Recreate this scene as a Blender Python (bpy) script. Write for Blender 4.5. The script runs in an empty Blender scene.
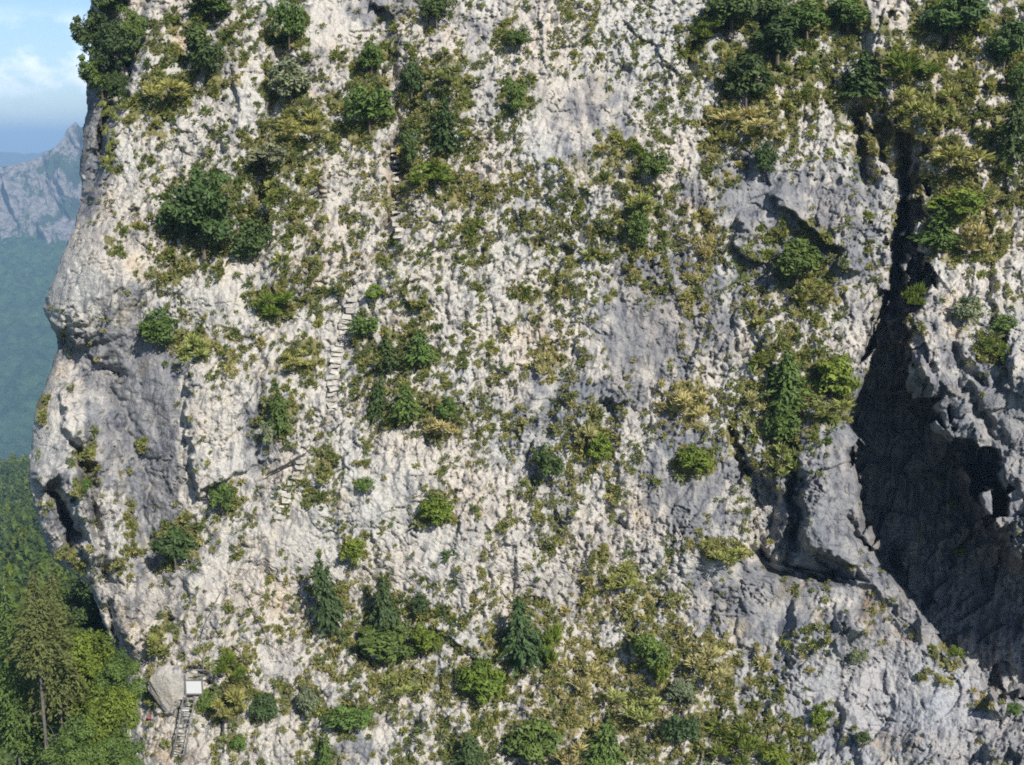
import bpy, math, random
import numpy as np
from mathutils import Vector, Matrix

random.seed(11)
RNG = np.random.default_rng(11)
SC = bpy.context.scene
COL = SC.collection

# ------------------------------------------------------------------ camera
W, H, F = 1024, 765, 1206.0
PITCH = math.radians(11.2)
cp, sp = math.cos(PITCH), math.sin(PITCH)
cam_d = bpy.data.cameras.new('camera')
cam = bpy.data.objects.new('camera', cam_d)
COL.objects.link(cam)
cam.rotation_euler = (math.pi / 2 - PITCH, 0, 0)
cam_d.sensor_fit = 'HORIZONTAL'
cam_d.sensor_width = 36.0
cam_d.lens = 36.0 * F / W
cam_d.clip_start = 0.5
cam_d.clip_end = 30000
SC.camera = cam


def world_pt(px, py, d):
    """photo direction + distance along the view axis -> point (numpy)"""
    a = (np.asarray(px, float) - W / 2) / F * d
    b = (H / 2 - np.asarray(py, float)) / F * d
    return np.stack([a, cp * d + sp * b, -sp * d + cp * b], -1)


# ------------------------------------------------------------------ noise
def _h(ix, iy, seed):
    n = (ix.astype(np.int64) * 374761393 + iy.astype(np.int64) * 668265263 + seed * 1442695041) & 0xFFFFFFFF
    n = ((n ^ (n >> 13)) * 1274126177) & 0xFFFFFFFF
    n = ((n ^ (n >> 16)) * 2246822519) & 0xFFFFFFFF
    n = n ^ (n >> 15)
    return (n & 0xFFFFFF).astype(np.float32) / 16777216.0


def perlin(x, y, seed):
    xi = np.floor(x); yi = np.floor(y)
    fx = (x - xi).astype(np.float32); fy = (y - yi).astype(np.float32)
    sx = fx * fx * fx * (fx * (fx * 6 - 15) + 10); sy = fy * fy * fy * (fy * (fy * 6 - 15) + 10)
    def g(ox, oy):
        a = _h(xi + ox, yi + oy, seed) * 6.2831853
        return np.cos(a) * (fx - ox) + np.sin(a) * (fy - oy)
    n0 = g(0, 0) * (1 - sx) + g(1, 0) * sx
    n1 = g(0, 1) * (1 - sx) + g(1, 1) * sx
    return (n0 * (1 - sy) + n1 * sy) * 1.5


def fbm(x, y, octv, seed, gain=.5):
    t = 0; a = 1.0; f = 1.0
    for i in range(octv):
        t = t + a * perlin(x * f + 17.3 * i, y * f - 9.1 * i, seed + i)
        a *= gain; f *= 2.03
    return t


def worley(x, y, seed):
    xi = np.floor(x); yi = np.floor(y)
    f1 = np.full(x.shape, 9.0, np.float32); f2 = f1.copy()
    cx = np.zeros_like(f1); cy = np.zeros_like(f1); dx1 = np.zeros_like(f1); dy1 = np.zeros_like(f1)
    for oy in (-1, 0, 1):
        for ox in (-1, 0, 1):
            ax = xi + ox; ay = yi + oy
            dx = (x - (ax + _h(ax, ay, seed))).astype(np.float32)
            dy = (y - (ay + _h(ax, ay, seed + 1))).astype(np.float32)
            d = np.sqrt(dx * dx + dy * dy)
            near = d < f1
            f2 = np.where(near, f1, np.minimum(f2, d))
            f1 = np.where(near, d, f1)
            cx = np.where(near, ax, cx); cy = np.where(near, ay, cy)
            dx1 = np.where(near, dx, dx1); dy1 = np.where(near, dy, dy1)
    return f1, f2, cx, cy, dx1, dy1


def sst(a, b, x):
    t = np.clip((x - a) / (b - a), 0, 1)
    return t * t * (3 - 2 * t)


# ------------------------------------------------------------------ cliff relief
RX0, RX1, RY0, RY1 = -20, 1200, -110, 900
PY, PX = np.mgrid[RY0:RY1 + 1, RX0:RX1 + 1].astype(np.float32)
U = (PX - 512) / 20.0; V = (382 - PY) / 20.0
ca, sa = math.cos(math.radians(17)), math.sin(math.radians(17))
S_ = U * ca - V * sa          # across the rock grain
T_ = U * sa + V * ca          # along the rock grain (leans to the right)
wx = fbm(U / 3.0, V / 3.0, 3, 101); wy = fbm(U / 3.0 + 31, V / 3.0, 3, 107)


def ramp(points, y):
    p = np.array(points, float)
    return np.interp(y, p[:, 0], p[:, 1])


def blob(x, y, rx, ry, ang=0, p=2.0):
    R = max(rx, ry) * 2.6
    out = np.zeros_like(PX)
    j0, j1 = int(max(0, y - R - RY0)), int(min(PX.shape[0], y + R - RY0))
    i0, i1 = int(max(0, x - R - RX0)), int(min(PX.shape[1], x + R - RX0))
    if j1 <= j0 or i1 <= i0:
        return out
    c, s = math.cos(math.radians(ang)), math.sin(math.radians(ang))
    X = PX[j0:j1, i0:i1] - x + 7 * wx[j0:j1, i0:i1]; Y = PY[j0:j1, i0:i1] - y + 7 * wy[j0:j1, i0:i1]
    a = (X * c + Y * s) / rx; b = (-X * s + Y * c) / ry
    out[j0:j1, i0:i1] = np.exp(-(a * a + b * b) ** (p / 2) * 0.9)
    return out


def line_field(poly, reach, jag=6.0):
    """distance to a polyline and which side of it, in a window"""
    p = np.array(poly, float)
    j0, j1 = int(max(0, p[:, 1].min() - reach - RY0)), int(min(PX.shape[0], p[:, 1].max() + reach - RY0))
    i0, i1 = int(max(0, p[:, 0].min() - reach - RX0)), int(min(PX.shape[1], p[:, 0].max() + reach - RX0))
    sl = (slice(j0, j1), slice(i0, i1))
    X = PX[sl] + jag * JX[sl]; Y = PY[sl] + jag * JY[sl]
    best = np.full(X.shape, 1e9, np.float32); side = np.zeros_like(best); along = np.zeros_like(best)
    n = len(p) - 1
    for k in range(n):
        x0, y0 = p[k]; dx, dy = p[k + 1] - p[k]
        L2 = dx * dx + dy * dy
        t = np.clip(((X - x0) * dx + (Y - y0) * dy) / L2, 0, 1)
        d = np.hypot(X - x0 - t * dx, Y - y0 - t * dy)
        m = d < best
        best = np.where(m, d, best)
        side = np.where(m, np.sign(dx * (Y - y0) - dy * (X - x0)), side)
        along = np.where(m, (k + t) / n, along)
    return sl, best, side, along


JX = fbm(U / .9, V / .9, 3, 211) ; JY = fbm(U / .9 + 50, V / .9, 3, 217)
relief = np.zeros_like(PX)      # metres towards the viewer


def groove(poly, width, depth, jag=6.0):
    sl, d, s, a = line_field(poly, width * 3, jag)
    fade = np.minimum(1, np.minimum(a, 1 - a) * 6 + .15)
    relief[sl] -= depth * fade * np.exp(-(d / width) ** 2)


def scarp(poly, side, amp, fall, jag=6.0, soft=2.0):
    """rock on one side of the line stands proud of the other and sinks back over 'fall' pixels"""
    sl, d, s, a = line_field(poly, fall * 3.5, jag)
    fade = np.minimum(1, np.minimum(a, 1 - a) * 7 + .05)
    sd = d * s * side
    relief[sl] += amp * fade * sst(-soft, soft, sd) * np.exp(-np.maximum(sd, 0) / fall)


# smoothness of the rock (bare slabs) and grey zones, some weathered, some painted shade
BARE = [(90, 270, 48, 50), (130, 400, 50, 85), (60, 420, 25, 60), (285, 365, 36, 42), (232, 462, 26, 34), (328, 205, 15, 34), (258, 105, 22, 46),
        (575, 112, 48, 46), (690, 482, 44, 46), (635, 335, 45, 40), (835, 500, 45, 95), (940, 500, 110, 150), (965, 420, 60, 70), (910, 700, 120, 60),
        (760, 600, 55, 40), (400, 510, 30, 40), (330, 30, 35, 30), (760, 200, 45, 30), (230, 290, 30, 40), (155, 440, 35, 90), (1000, 440, 60, 80), (540, 390, 18, 20),
        (285, 660, 22, 16), (355, 735, 25, 18), (300, 545, 35, 40), (430, 545, 25, 25), (170, 690, 20, 25), (215, 560, 18, 40)]
bare = np.zeros_like(PX)
for b in BARE:
    bare = np.maximum(bare, blob(b[0], b[1], b[2] * 1.15, b[3] * 1.15, 0, 4))
GREY = [(135, 400, 50, 95, .8), (75, 345, 30, 24, .65), (160, 500, 22, 80, .75), (70, 500, 40, 50, .4), (655, 320, 50, 62, .85), (690, 480, 50, 55, .75), (615, 395, 55, 30, .6), (835, 500, 60, 95, .8),  # left wall and nose underside entries paint their grazing shade as grey
        (940, 520, 120, 150, 1), (980, 430, 70, 80, .7), (900, 700, 130, 75, .75), (800, 230, 70, 60, .7), (760, 600, 70, 40, .7), (715, 290, 40, 70, .55),  # the recess entry paints its deep shade into the rock colour
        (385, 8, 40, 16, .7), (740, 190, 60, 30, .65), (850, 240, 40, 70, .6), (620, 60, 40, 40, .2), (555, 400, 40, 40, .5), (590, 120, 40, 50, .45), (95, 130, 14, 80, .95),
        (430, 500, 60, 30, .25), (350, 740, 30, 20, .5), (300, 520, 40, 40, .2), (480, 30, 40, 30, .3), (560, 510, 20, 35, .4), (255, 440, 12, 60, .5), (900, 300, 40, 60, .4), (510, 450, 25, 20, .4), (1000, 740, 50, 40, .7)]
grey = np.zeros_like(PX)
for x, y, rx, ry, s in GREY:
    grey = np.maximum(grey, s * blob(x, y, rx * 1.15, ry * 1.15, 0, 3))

# grass and scrub cover: x, y, rx, ry, strength, tone (0 green .. 1 straw)
PATCH = [(925, 110, 75, 62, .92, .62), (978, 205, 45, 55, .9, .65), (870, 120, 14, 14, .7, .5), (890, 150, 10, 10, .7, .5), (800, 75, 90, 40, .85, .45), (1000, 150, 30, 60, .8, .55), (165, 95, 28, 22, .95, .4), (190, 60, 40, 45, .85, .3), (130, 112, 12, 18, .8, .4), (165, 130, 20, 14, .6, .5), (215, 20, 32, 26, .85, .2), (240, 60, 10, 25, .7, .6),
         (110, 165, 8, 20, .7, .4), (150, 165, 14, 12, .5, .4), (290, 40, 22, 42, .9, .3), (290, 85, 25, 40, .95, .35), (300, 120, 30, 30, .9, .4), (332, 130, 40, 25, .8, .5),
         (275, 152, 40, 25, .9, .4), (262, 185, 32, 22, .85, .4), (300, 190, 17, 45, .8, .5), (312, 235, 12, 40, .7, .5), (372, 72, 20, 25, .85, .4), (362, 112, 36, 26, .92, .35),
         (452, 80, 20, 30, .8, .5), (436, 112, 35, 40, .9, .4), (430, 168, 42, 26, .85, .55), (470, 190, 45, 18, .7, .65), (400, 205, 20, 16, .5, .6), (505, 32, 15, 15, .6, .4), (517, 100, 15, 22, .85, .35),
         (400, 265, 18, 18, .6, .4), (410, 292, 18, 28, .6, .4), (275, 302, 25, 20, .9, .5), (300, 362, 25, 20, .8, .5), (316, 300, 10, 33, .7, .4), (372, 340, 20, 28, .7, .4),
         (410, 350, 32, 25, .85, .35), (400, 405, 36, 22, .8, .45), (446, 420, 20, 18, .85, .65), (322, 470, 14, 28, .8, .4), (310, 492, 20, 10, .7, .4), (283, 412, 18, 30, .75, .45),
         (224, 500, 14, 22, .75, .5), (180, 545, 24, 28, .75, .45), (195, 345, 26, 22, .85, .4), (215, 350, 22, 14, .8, .65), (155, 262, 14, 8, .85, .4), (115, 242, 12, 8, .85, .35),
         (150, 230, 14, 9, .8, .35), (178, 265, 20, 16, .85, .6), (250, 330, 20, 20, .4, .5), (210, 220, 50, 45, .85, .3), (90, 455, 12, 26, .6, .5), (85, 485, 10, 10, .8, .4), (127, 540, 10, 40, .5, .6), (147, 447, 5, 8, .9, .6),
         (595, 440, 18, 32, .8, .65), (440, 510, 20, 17, .85, .5), (690, 400, 22, 26, .85, .85), (697, 460, 22, 17, .85, .55), (726, 548, 24, 11, 1, .7), (610, 570, 25, 20, .75, .55),
         (600, 602, 25, 26, .6, .75), (640, 612, 30, 28, .7, .7), (548, 360, 14, 22, .65, .8), (640, 250, 20, 26, .75, .5), (570, 195, 18, 30, .55, .45), (622, 160, 32, 26, .75, .5), (643, 200, 25, 30, .8, .45),
         (602, 235, 18, 30, .7, .5), (540, 230, 20, 20, .65, .5), (565, 272, 22, 22, .6, .5), (530, 300, 16, 22, .55, .5), (655, 285, 20, 20, .5, .6), (475, 240, 22, 30, .5, .45), (700, 235, 14, 25, .75, .85), (692, 300, 10, 25, .75, .85),
         (770, 40, 80, 42, .95, .3), (840, 25, 42, 25, .95, .3), (745, 120, 45, 20, .97, .65), (728, 142, 28, 13, .9, .75), (780, 90, 40, 30, .8, .4), (915, 80, 55, 50, .97, .7), (955, 182, 45, 32, .97, .75),
         (968, 225, 36, 38, .9, .75), (1008, 100, 30, 60, .8, .4), (945, 25, 50, 35, .9, .3), (872, 70, 30, 25, .9, .3), (800, 262, 36, 34, .85, .4), (815, 300, 25, 28, .8, .5), (790, 390, 42, 58, .92, .4),
         (780, 452, 20, 24, .9, .55), (836, 390, 22, 30, .9, .4), (910, 302, 14, 24, .85, .75), (760, 310, 18, 22, .6, .6), (770, 350, 18, 20, .7, .55), (990, 345, 20, 26, .6, .4), (965, 312, 20, 18, .5, .4), (1000, 200, 25, 30, .5, .6), (720, 170, 12, 30, .5, .6),
         (230, 690, 20, 46, .88, .5), (205, 700, 14, 30, .7, .4), (162, 640, 14, 25, .85, .5), (148, 690, 7, 30, .75, .4), (330, 620, 30, 42, .7, .65), (390, 640, 50, 40, .9, .4), (400, 682, 60, 18, .85, .65),
         (430, 632, 26, 26, .9, .4), (330, 662, 25, 22, .7, .55), (300, 702, 35, 24, .8, .5), (350, 712, 28, 20, .85, .4), (262, 706, 22, 14, .9, .35), (482, 682, 32, 30, .8, .45), (470, 742, 40, 25, .92, .4),
         (540, 735, 60, 28, .92, .5), (580, 682, 40, 40, .8, .8), (622, 722, 60, 40, .95, .65), (660, 682, 40, 30, .85, .55), (702, 662, 40, 30, .8, .75), (722, 732, 60, 30, .95, .5), (752, 690, 30, 18, .7, .6), (527, 642, 40, 48, .8, .65),
         (790, 742, 25, 22, .8, .5), (818, 716, 11, 18, .75, .2), (932, 680, 12, 7, .75, .5), (855, 656, 16, 7, .7, .4), (945, 655, 18, 10, .7, .6), (985, 700, 20, 8, .6, .8), (870, 615, 8, 25, .4, 1), (950, 640, 10, 8, .7, .4),
         (42, 395, 6, 30, .95, .5), (70, 560, 18, 14, .6, .5), (345, 60, 10, 15, .5, .4), (490, 610, 12, 20, .5, .6), (380, 585, 14, 12, .5, .6), (520, 420, 14, 14, .5, .6), (480, 420, 20, 15, .5, .4), (500, 350, 20, 25, .4, .5), (380, 520, 14, 14, .4, .5), (560, 540, 16, 14, .6, .5), (1010, 30, 30, 40, .7, .5), (740, 430, 14, 22, .6, .6), (660, 130, 20, 20, .5, .4)]
veg = np.zeros_like(PX); tone = np.zeros_like(PX); wsum = np.full_like(PX, 1e-4)
for x, y, rx, ry, s, t in PATCH:
    k = blob(x, y, rx * 1.18, ry * 1.18, 0, 4)
    veg = np.maximum(veg, s * k); tone += t * k; wsum += k
tone = tone / wsum + .5 * (1e-4 / wsum)
# rough karst between the slabs carries scattered cushions
karst = (1 - bare) * sst(140, 260, PX) * (1 - .7 * sst(800, 880, PX))
karst = np.maximum(karst, .35 * (1 - bare))
spread = .80 * karst * sst(-.42, .55, fbm(S_ / 1.15, T_ / 3.6, 4, 307) + .5 * fbm(U / 6, V / 6, 2, 309))
veg = np.clip(veg * (.90 + 1.1 * fbm(U / .8, V / .8, 3, 313)) , 0, 1)
veg *= 1 - .22 * sst(560, 650, PY)
vden = np.maximum(veg, spread)

# ---- broken blocks at four sizes
def blocks(scale, aniso, amp, tilt, crack, seed, warp):
    x = (S_ + warp * wx) / scale; y = (T_ + warp * wy) / (scale * aniso)
    f1, f2, cx, cy, dx, dy = worley(x, y, seed)
    r1 = _h(cx, cy, seed + 5) - .5; r2 = _h(cx, cy, seed + 6) - .5; r3 = _h(cx, cy, seed + 7) - .5
    h = amp * r1 + tilt * (r2 * dx + r3 * dy) * 2
    return h - crack * np.exp(-((f2 - f1) / .10) ** 2), f1


b1, _ = blocks(3.2, 1.9, .42, .50, .12, 401, .9)
b2, _ = blocks(1.2, 2.0, .24, .36, .10, 431, .45)
b3, f3 = blocks(.50, 1.9, .15, .24, .07, 461, .22)
b4, _ = blocks(.23, 1.5, .08, .13, .03, 491, .10)



def cells(scale, aniso, seed):
    f1, f2, cx, cy, dx, dy = worley((S_ + .35 * wx) / scale, T_ / (scale * aniso), seed)
    return _h(cx, cy, seed + 9) - .5 + .9 * (_h(cx, cy, seed + 10) - .5) * dy + .9 * (_h(cx, cy, seed + 11) - .5) * dx


JAG = 15 * cells(1.5, 1.3, 903) + 9 * cells(.6, 1.4, 907)
# ---- big shapes
cleft_x = [(-140, 150), (0, 148), (30, 142), (70, 128), (100, 117), (130, 104), (165, 101), (205, 90), (235, 60), (960, -100)]
CX = ramp(cleft_x, PY[:, 0])[:, None] + 3 * JX
relief -= 2.6 * sst(4, -4, PX - CX)                                        # buttress set back at the upper left
groove([(140, 40), (122, 95), (103, 130), (100, 160)], 5, 2.5)
edge_pts = [(-140, 92), (60, 90), (80, 86), (110, 86), (140, 83), (165, 80), (190, 82), (205, 82), (215, 78), (235, 71), (262, 60), (285, 50), (298, 44), (308, 43), (318, 47), (335, 55), (346, 57), (365, 52), (385, 45),
            (405, 36), (430, 32), (450, 32), (470, 28), (490, 30), (505, 33), (520, 38), (545, 46), (560, 53), (572, 70), (582, 85), (600, 95), (630, 106), (650, 113), (662, 128), (690, 126), (720, 124), (750, 118), (800, 110), (960, 90)]
EDGE = ramp(edge_pts, PY[:, 0])[:, None]
tt = np.clip((PX - EDGE) / 75.0, 0, 1)
relief -= 3.4 * (1 - np.sqrt(1 - (1 - tt) ** 2 + 1e-6))                    # the left side rounds away
relief += 1.8 * blob(100, 265, 55, 60)
relief -= .9 * blob(75, 360, 30, 40)
# grey left-facing wall and the runnel at its foot
sl, d, s, a = line_field([(78, 322), (112, 380), (142, 460), (157, 550), (158, 640)], 130, 8)
relief[sl] -= 2.2 * np.exp(-d / 30) * np.minimum(1, np.minimum(a, 1 - a) * 4 + .1)
scarp([(190, 345), (187, 400), (186, 430), (192, 455), (197, 490), (205, 500)], -1, 1.1, 60)
scarp([(197, 490), (212, 488), (226, 478)], -1, .7, 20)
scarp([(66, 380), (60, 400), (64, 430), (78, 450)], -1, 1.0, 30)
scarp([(30, 470), (45, 490), (70, 500), (80, 540), (95, 575)], -1, 1.5, 35)
scarp([(55, 480), (78, 505), (92, 545), (100, 580)], -1, 1.2, 22)
groove([(50, 478), (66, 515), (80, 548)], 9, 3.2)
scarp([(44, 318), (60, 332), (86, 350), (110, 372)], -1, .9, 26)
groove([(70, 440), (88, 470), (96, 530), (108, 590)], 6, 2.0)
scarp([(118, 630), (128, 645), (140, 650)], -1, 1.0, 20)
groove([(108, 600), (116, 640), (124, 655)], 5, 1.2)
scarp([(62, 310), (75, 330), (80, 350)], -1, .8, 18)
groove([(125, 470), (140, 520), (150, 560)], 6, .8)
# ribs and ledges of the upper left
scarp([(232, 60), (238, 110), (215, 170), (190, 195)], -1, .8, 25)
groove([(285, 0), (275, 90), (262, 180), (246, 260)], 9, 1.1)
groove([(318, 150), (316, 210), (305, 290), (262, 350), (255, 470)], 5, .7)
groove([(390, 30), (394, 120), (398, 190), (385, 260), (352, 300)], 9, 1.1)
groove([(415, 90), (395, 150), (402, 180)], 6, 1.2)
scarp([(370, 0), (378, 10), (392, 16), (402, 8)], -1, 1.2, 16)
scarp([(440, 30), (455, 60), (450, 110)], 1, .9, 25)
# middle
scarp([(268, 474), (285, 464), (306, 452)], -1, .5, 12, 3)
scarp([(598, 398), (620, 404), (636, 402)], -1, .8, 14)
scarp([(555, 498), (558, 520), (575, 520)], -1, .7, 14)
scarp([(740, 212), (738, 245), (748, 262), (775, 258)], -1, 1.1, 18)
scarp([(765, 195), (790, 210), (825, 240), (838, 250)], -1, 1.2, 22)
scarp([(730, 150), (700, 195), (690, 250)], 1, .5, 30)
groove([(745, 60), (738, 90)], 6, 1.0)
groove([(690, 40), (688, 75), (680, 100)], 5, .9)
scarp([(838, 262), (852, 272), (868, 272)], -1, .8, 14)
relief += 1.0 * blob(850, 235, 20, 30)
for yy, aa in ((150, .5), (330, .45), (480, .4), (610, .5)):
    relief += aa * np.sin(PX / 70. + yy) * np.exp(-((PY - yy) / 60.) ** 2)

# ---- the column and the narrow shaded gap on its left
scarp([(728, 405), (737, 440), (745, 490), (752, 540), (768, 560), (802, 574), (850, 582)], -1, -0.01, 10)
gapL = .7 * JAG + ramp([(400, 726), (430, 735), (465, 741), (490, 746), (540, 751), (556, 762), (568, 790), (576, 830), (584, 866)], PY[:, 0])[:, None] + 3 * JX
gapR = JAG + ramp([(400, 730), (430, 745), (465, 752), (480, 775), (500, 796), (530, 797), (545, 806), (556, 835), (566, 858), (584, 866)], PY[:, 0])[:, None] + 3 * JX
gg = sst(0, 4, PX - gapL) * sst(0, 16, gapR - PX) * sst(400, 440, PY) * sst(586, 580, PY)
relief += 1.6 * blob(825, 490, 40, 75, 0, 4)
relief -= gg * (1.5 - 2.4 * np.abs(b1) - 2.2 * b2)
groove([(784, 430), (792, 470), (796, 510), (795, 548)], 6, 2.2)
groove([(752, 548), (770, 566), (805, 576), (850, 580)], 6, 2.0)
groove([(731, 415), (739, 450), (744, 488)], 3, 1.5)
scarp([(795, 535), (815, 552), (845, 560), (866, 572)], -1, .9, 25)
groove([(846, 505), (856, 535), (868, 552)], 4, .9)

# ---- the deep shaded recess under the right-hand buttress
xL = ramp([(95, 858), (120, 866), (170, 882), (200, 896), (260, 889), (300, 879), (340, 868), (385, 854), (415, 845), (430, 850), (445, 856), (455, 851), (500, 858), (530, 863), (548, 868), (570, 878), (585, 893), (600, 905), (620, 925), (640, 934), (700, 960)], PY[:, 0])[:, None] + 3 * JX + .6 * JAG
xR = ramp([(95, 888), (130, 906), (160, 924), (230, 932), (280, 922), (310, 912), (335, 904), (350, 903), (368, 908), (385, 920), (400, 938), (430, 957), (455, 983), (475, 997), (490, 1004), (520, 1002), (545, 1018), (560, 1040), (585, 1110), (640, 1260), (700, 1300)], PY[:, 0])[:, None] + 3 * JX + 2.2 * JAG
rim = ramp([(840, 560), (868, 575), (895, 600), (930, 646), (955, 664), (975, 684), (1000, 700), (1030, 700), (1100, 712), (1200, 730)], PX[0])[None, :] + 4 * JY + 1.1 * JAG
depthY = ramp([(95, 0), (112, 2.0), (150, 2.0), (200, 4.2), (300, 6.0), (360, 8.2), (430, 10.0), (560, 12.0), (700, 12.0)], PY[:, 0])[:, None]
rec = sst(0, 9, PX - xL) * (.80 * sst(0, 7, xR - PX) + .20 * sst(4, 70, xR - PX)) * sst(-1, 7, rim - PY)
relief -= depthY * rec
relief += 2.4 * sst(40, -40, xR - PX) * sst(240, 360, PY) * (1 - sst(560, 640, PY)) * sst(1150, 1000, PX)   # buttress stands proud
relief += 1.2 * sst(30, -60, rim - PY) * sst(880, 940, PX)
recmask = rec
butt = sst(0, -30, xR - PX) * sst(320, 370, PY) * sst(620, 540, PY)
relief += butt * (1.7 * cells(2.6, 1.5, 921) + .8 * cells(1.1, 1.4, 925))
relief += rec * (1.5 * cells(2.2, 2.2, 931) + .7 * cells(.9, 2.0, 935))
# cleft feeding it from above
groove([(856, 100), (862, 150), (868, 190)], 8, 2.6, 4)
groove([(905, 130), (904, 180), (898, 250)], 6, 1.8, 4)
groove([(945, 360), (965, 390), (985, 420), (1005, 455)], 6, .9)
groove([(985, 265), (990, 310), (1000, 350)], 5, .9)
groove([(955, 345), (962, 365), (985, 385)], 6, .9)
# rags of rock that catch the light inside the recess
for x, y, rx, ry, an, am in ((966, 472, 5, 22, -35, 3.0), (975, 500, 4, 12, -25, 2.4), (988, 512, 4, 16, -30, 2.2), (925, 372, 5, 18, -30, 1.4), (902, 560, 6, 16, -40, 2.0)):
    relief += am * blob(x, y, rx, ry, an) * np.clip(1 + 2.2 * b2 / .3, .1, 1.6)
# foot of the recess: broken ledges, a spike, boulders
scarp([(845, 580), (880, 590), (900, 612), (890, 620)], -1, .5, 18)
scarp([(828, 640), (850, 628), (880, 640)], 1, .7, 22)
relief += 1.3 * blob(858, 622, 22, 14, 10, 4)
relief += .9 * blob(925, 628, 6, 14, 0, 3)
relief += 1.5 * blob(997, 702, 9, 14, 10, 4)
scarp([(850, 735), (890, 728), (930, 735)], 1, .6, 20)
scarp([(995, 762), (1010, 750), (1024, 765)], -1, 1.0, 18)
groove([(838, 690), (836, 730), (830, 765)], 5, .5)
scarp([(770, 700), (800, 640), (790, 600)], 1, .4, 30)
# ledge by the notice board
scarp([(150, 710), (170, 712), (190, 700)], -1, .8, 18)
scarp([(185, 668), (200, 662), (212, 676)], -1, .6, 14)

# ---- general roughness
big = fbm(U / 7.0, V / 9.0, 3, 11)
rough = 1 - .78 * np.clip(bare, 0, 1)
rough = np.maximum(rough, .75 * recmask)
relief += .5 * big * (1 - .4 * bare)


relief += b1 * (.25 + .60 * rough) + b2 * (.16 + .70 * rough) + b3 * (.10 + .95 * rough) + b4 * (.35 + .95 * rough)
pit = fbm(S_ / .42, T_ / .7, 2, 521)
relief -= .20 * rough * sst(.12, .42, pit) * (1 - .5 * bare)
relief += .16 * rough * fbm(S_ / .9, T_ / 1.5, 3, 541)
b5, _ = blocks(.12, 1.4, .035, .06, .02, 511, .05)
relief += b5 * (.5 + .6 * rough)
crk = fbm(S_ / 2.6 + .4 * JX, T_ / 9., 3, 571); crk2 = fbm(S_ / 6. + T_ / 5. + .2 * JX, T_ / 3. - S_ / 9., 3, 577)
relief -= .34 * np.exp(-(crk / .035) ** 2) * sst(-.2, .4, fbm(U / 3., V / 3., 2, 573)) + .26 * np.exp(-(crk2 / .03) ** 2) * sst(-.1, .4, fbm(U / 3., V / 3., 2, 579))
relief += .5 * recmask * fbm(U / .7, V / 5., 3, 583)

slope = ramp([(-110, .62), (60, .42), (200, .24), (500, .24), (700, .36), (900, .6)], PY[:, 0])[:, None]
B0 = (382 - PY) / F
# integrate the lean of the face row by row (depth grows with height)
dcol = np.zeros(PY.shape[0]); sl_ = slope[:, 0]
j382 = 382 - RY0
dcol[j382] = 60.0
for j in range(j382 - 1, -1, -1):
    dcol[j] = dcol[j + 1] * (1 + sl_[j] / F / (1 - sl_[j] * B0[j, 0]))
for j in range(j382 + 1, len(dcol)):
    dcol[j] = dcol[j - 1] * (1 - sl_[j] / F / (1 - sl_[j] * B0[j, 0]))
DEP = dcol[:, None] - relief


def samp(arr, px, py):
    x = np.clip(np.asarray(px, float) - RX0, 0, arr.shape[1] - 1.001); y = np.clip(np.asarray(py, float) - RY0, 0, arr.shape[0] - 1.001)
    i = x.astype(int); j = y.astype(int); fx = x - i; fy = y - j
    return (arr[j, i] * (1 - fx) + arr[j, i + 1] * fx) * (1 - fy) + (arr[j + 1, i] * (1 - fx) + arr[j + 1, i + 1] * fx) * fy


def on_rock(px, py, win=3):
    """a point on the rock seen at that place (front-most within a few pixels)"""
    d = min(float(samp(DEP, px + a, py + b)) for a in (-win, 0, win) for b in (-win, 0, win))
    return Vector(world_pt(px, py, d)), d


# ------------------------------------------------------------------ helpers: meshes, materials
def np_mesh(name, verts, faces, smooth=True, attrs=None):
    """verts (n,3), faces (m,4) or (m,3) int arrays"""
    me = bpy.data.meshes.new(name)
    faces = np.asarray(faces, np.int32); k = faces.shape[1]
    me.vertices.add(len(verts)); me.vertices.foreach_set('co', np.ascontiguousarray(verts, np.float32).ravel())
    me.loops.add(faces.size); me.loops.foreach_set('vertex_index', faces.ravel())
    me.polygons.add(len(faces)); me.polygons.foreach_set('loop_start', np.arange(0, faces.size, k, dtype=np.int32))
    me.update(calc_edges=True)
    if smooth:
        me.polygons.foreach_set('use_smooth', np.ones(len(faces), bool))
    for an, arr in (attrs or {}).items():
        if arr.ndim == 2:
            at = me.attributes.new(an, 'FLOAT_COLOR', 'POINT')
            c = np.ones((len(verts), 4), np.float32); c[:, :3] = arr
            at.data.foreach_set('color', c.ravel())
        else:
            at = me.attributes.new(an, 'FLOAT', 'POINT')
            at.data.foreach_set('value', np.ascontiguousarray(arr, np.float32))
    return me


def link(name, me, parent=None, mat=None):
    o = bpy.data.objects.new(name, me)
    COL.objects.link(o)
    if parent:
        o.parent = parent
    if mat and me and not me.materials:
        me.materials.append(mat)
    return o


def empty(name, loc):
    o = bpy.data.objects.new(name, None); COL.objects.link(o); o.location = loc
    o.empty_display_size = .3
    return o


def tag(o, label=None, cat=None, group=None, kind=None):
    if label: o['label'] = label
    if cat: o['category'] = cat
    if group: o['group'] = group
    if kind: o['kind'] = kind
    return o


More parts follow.
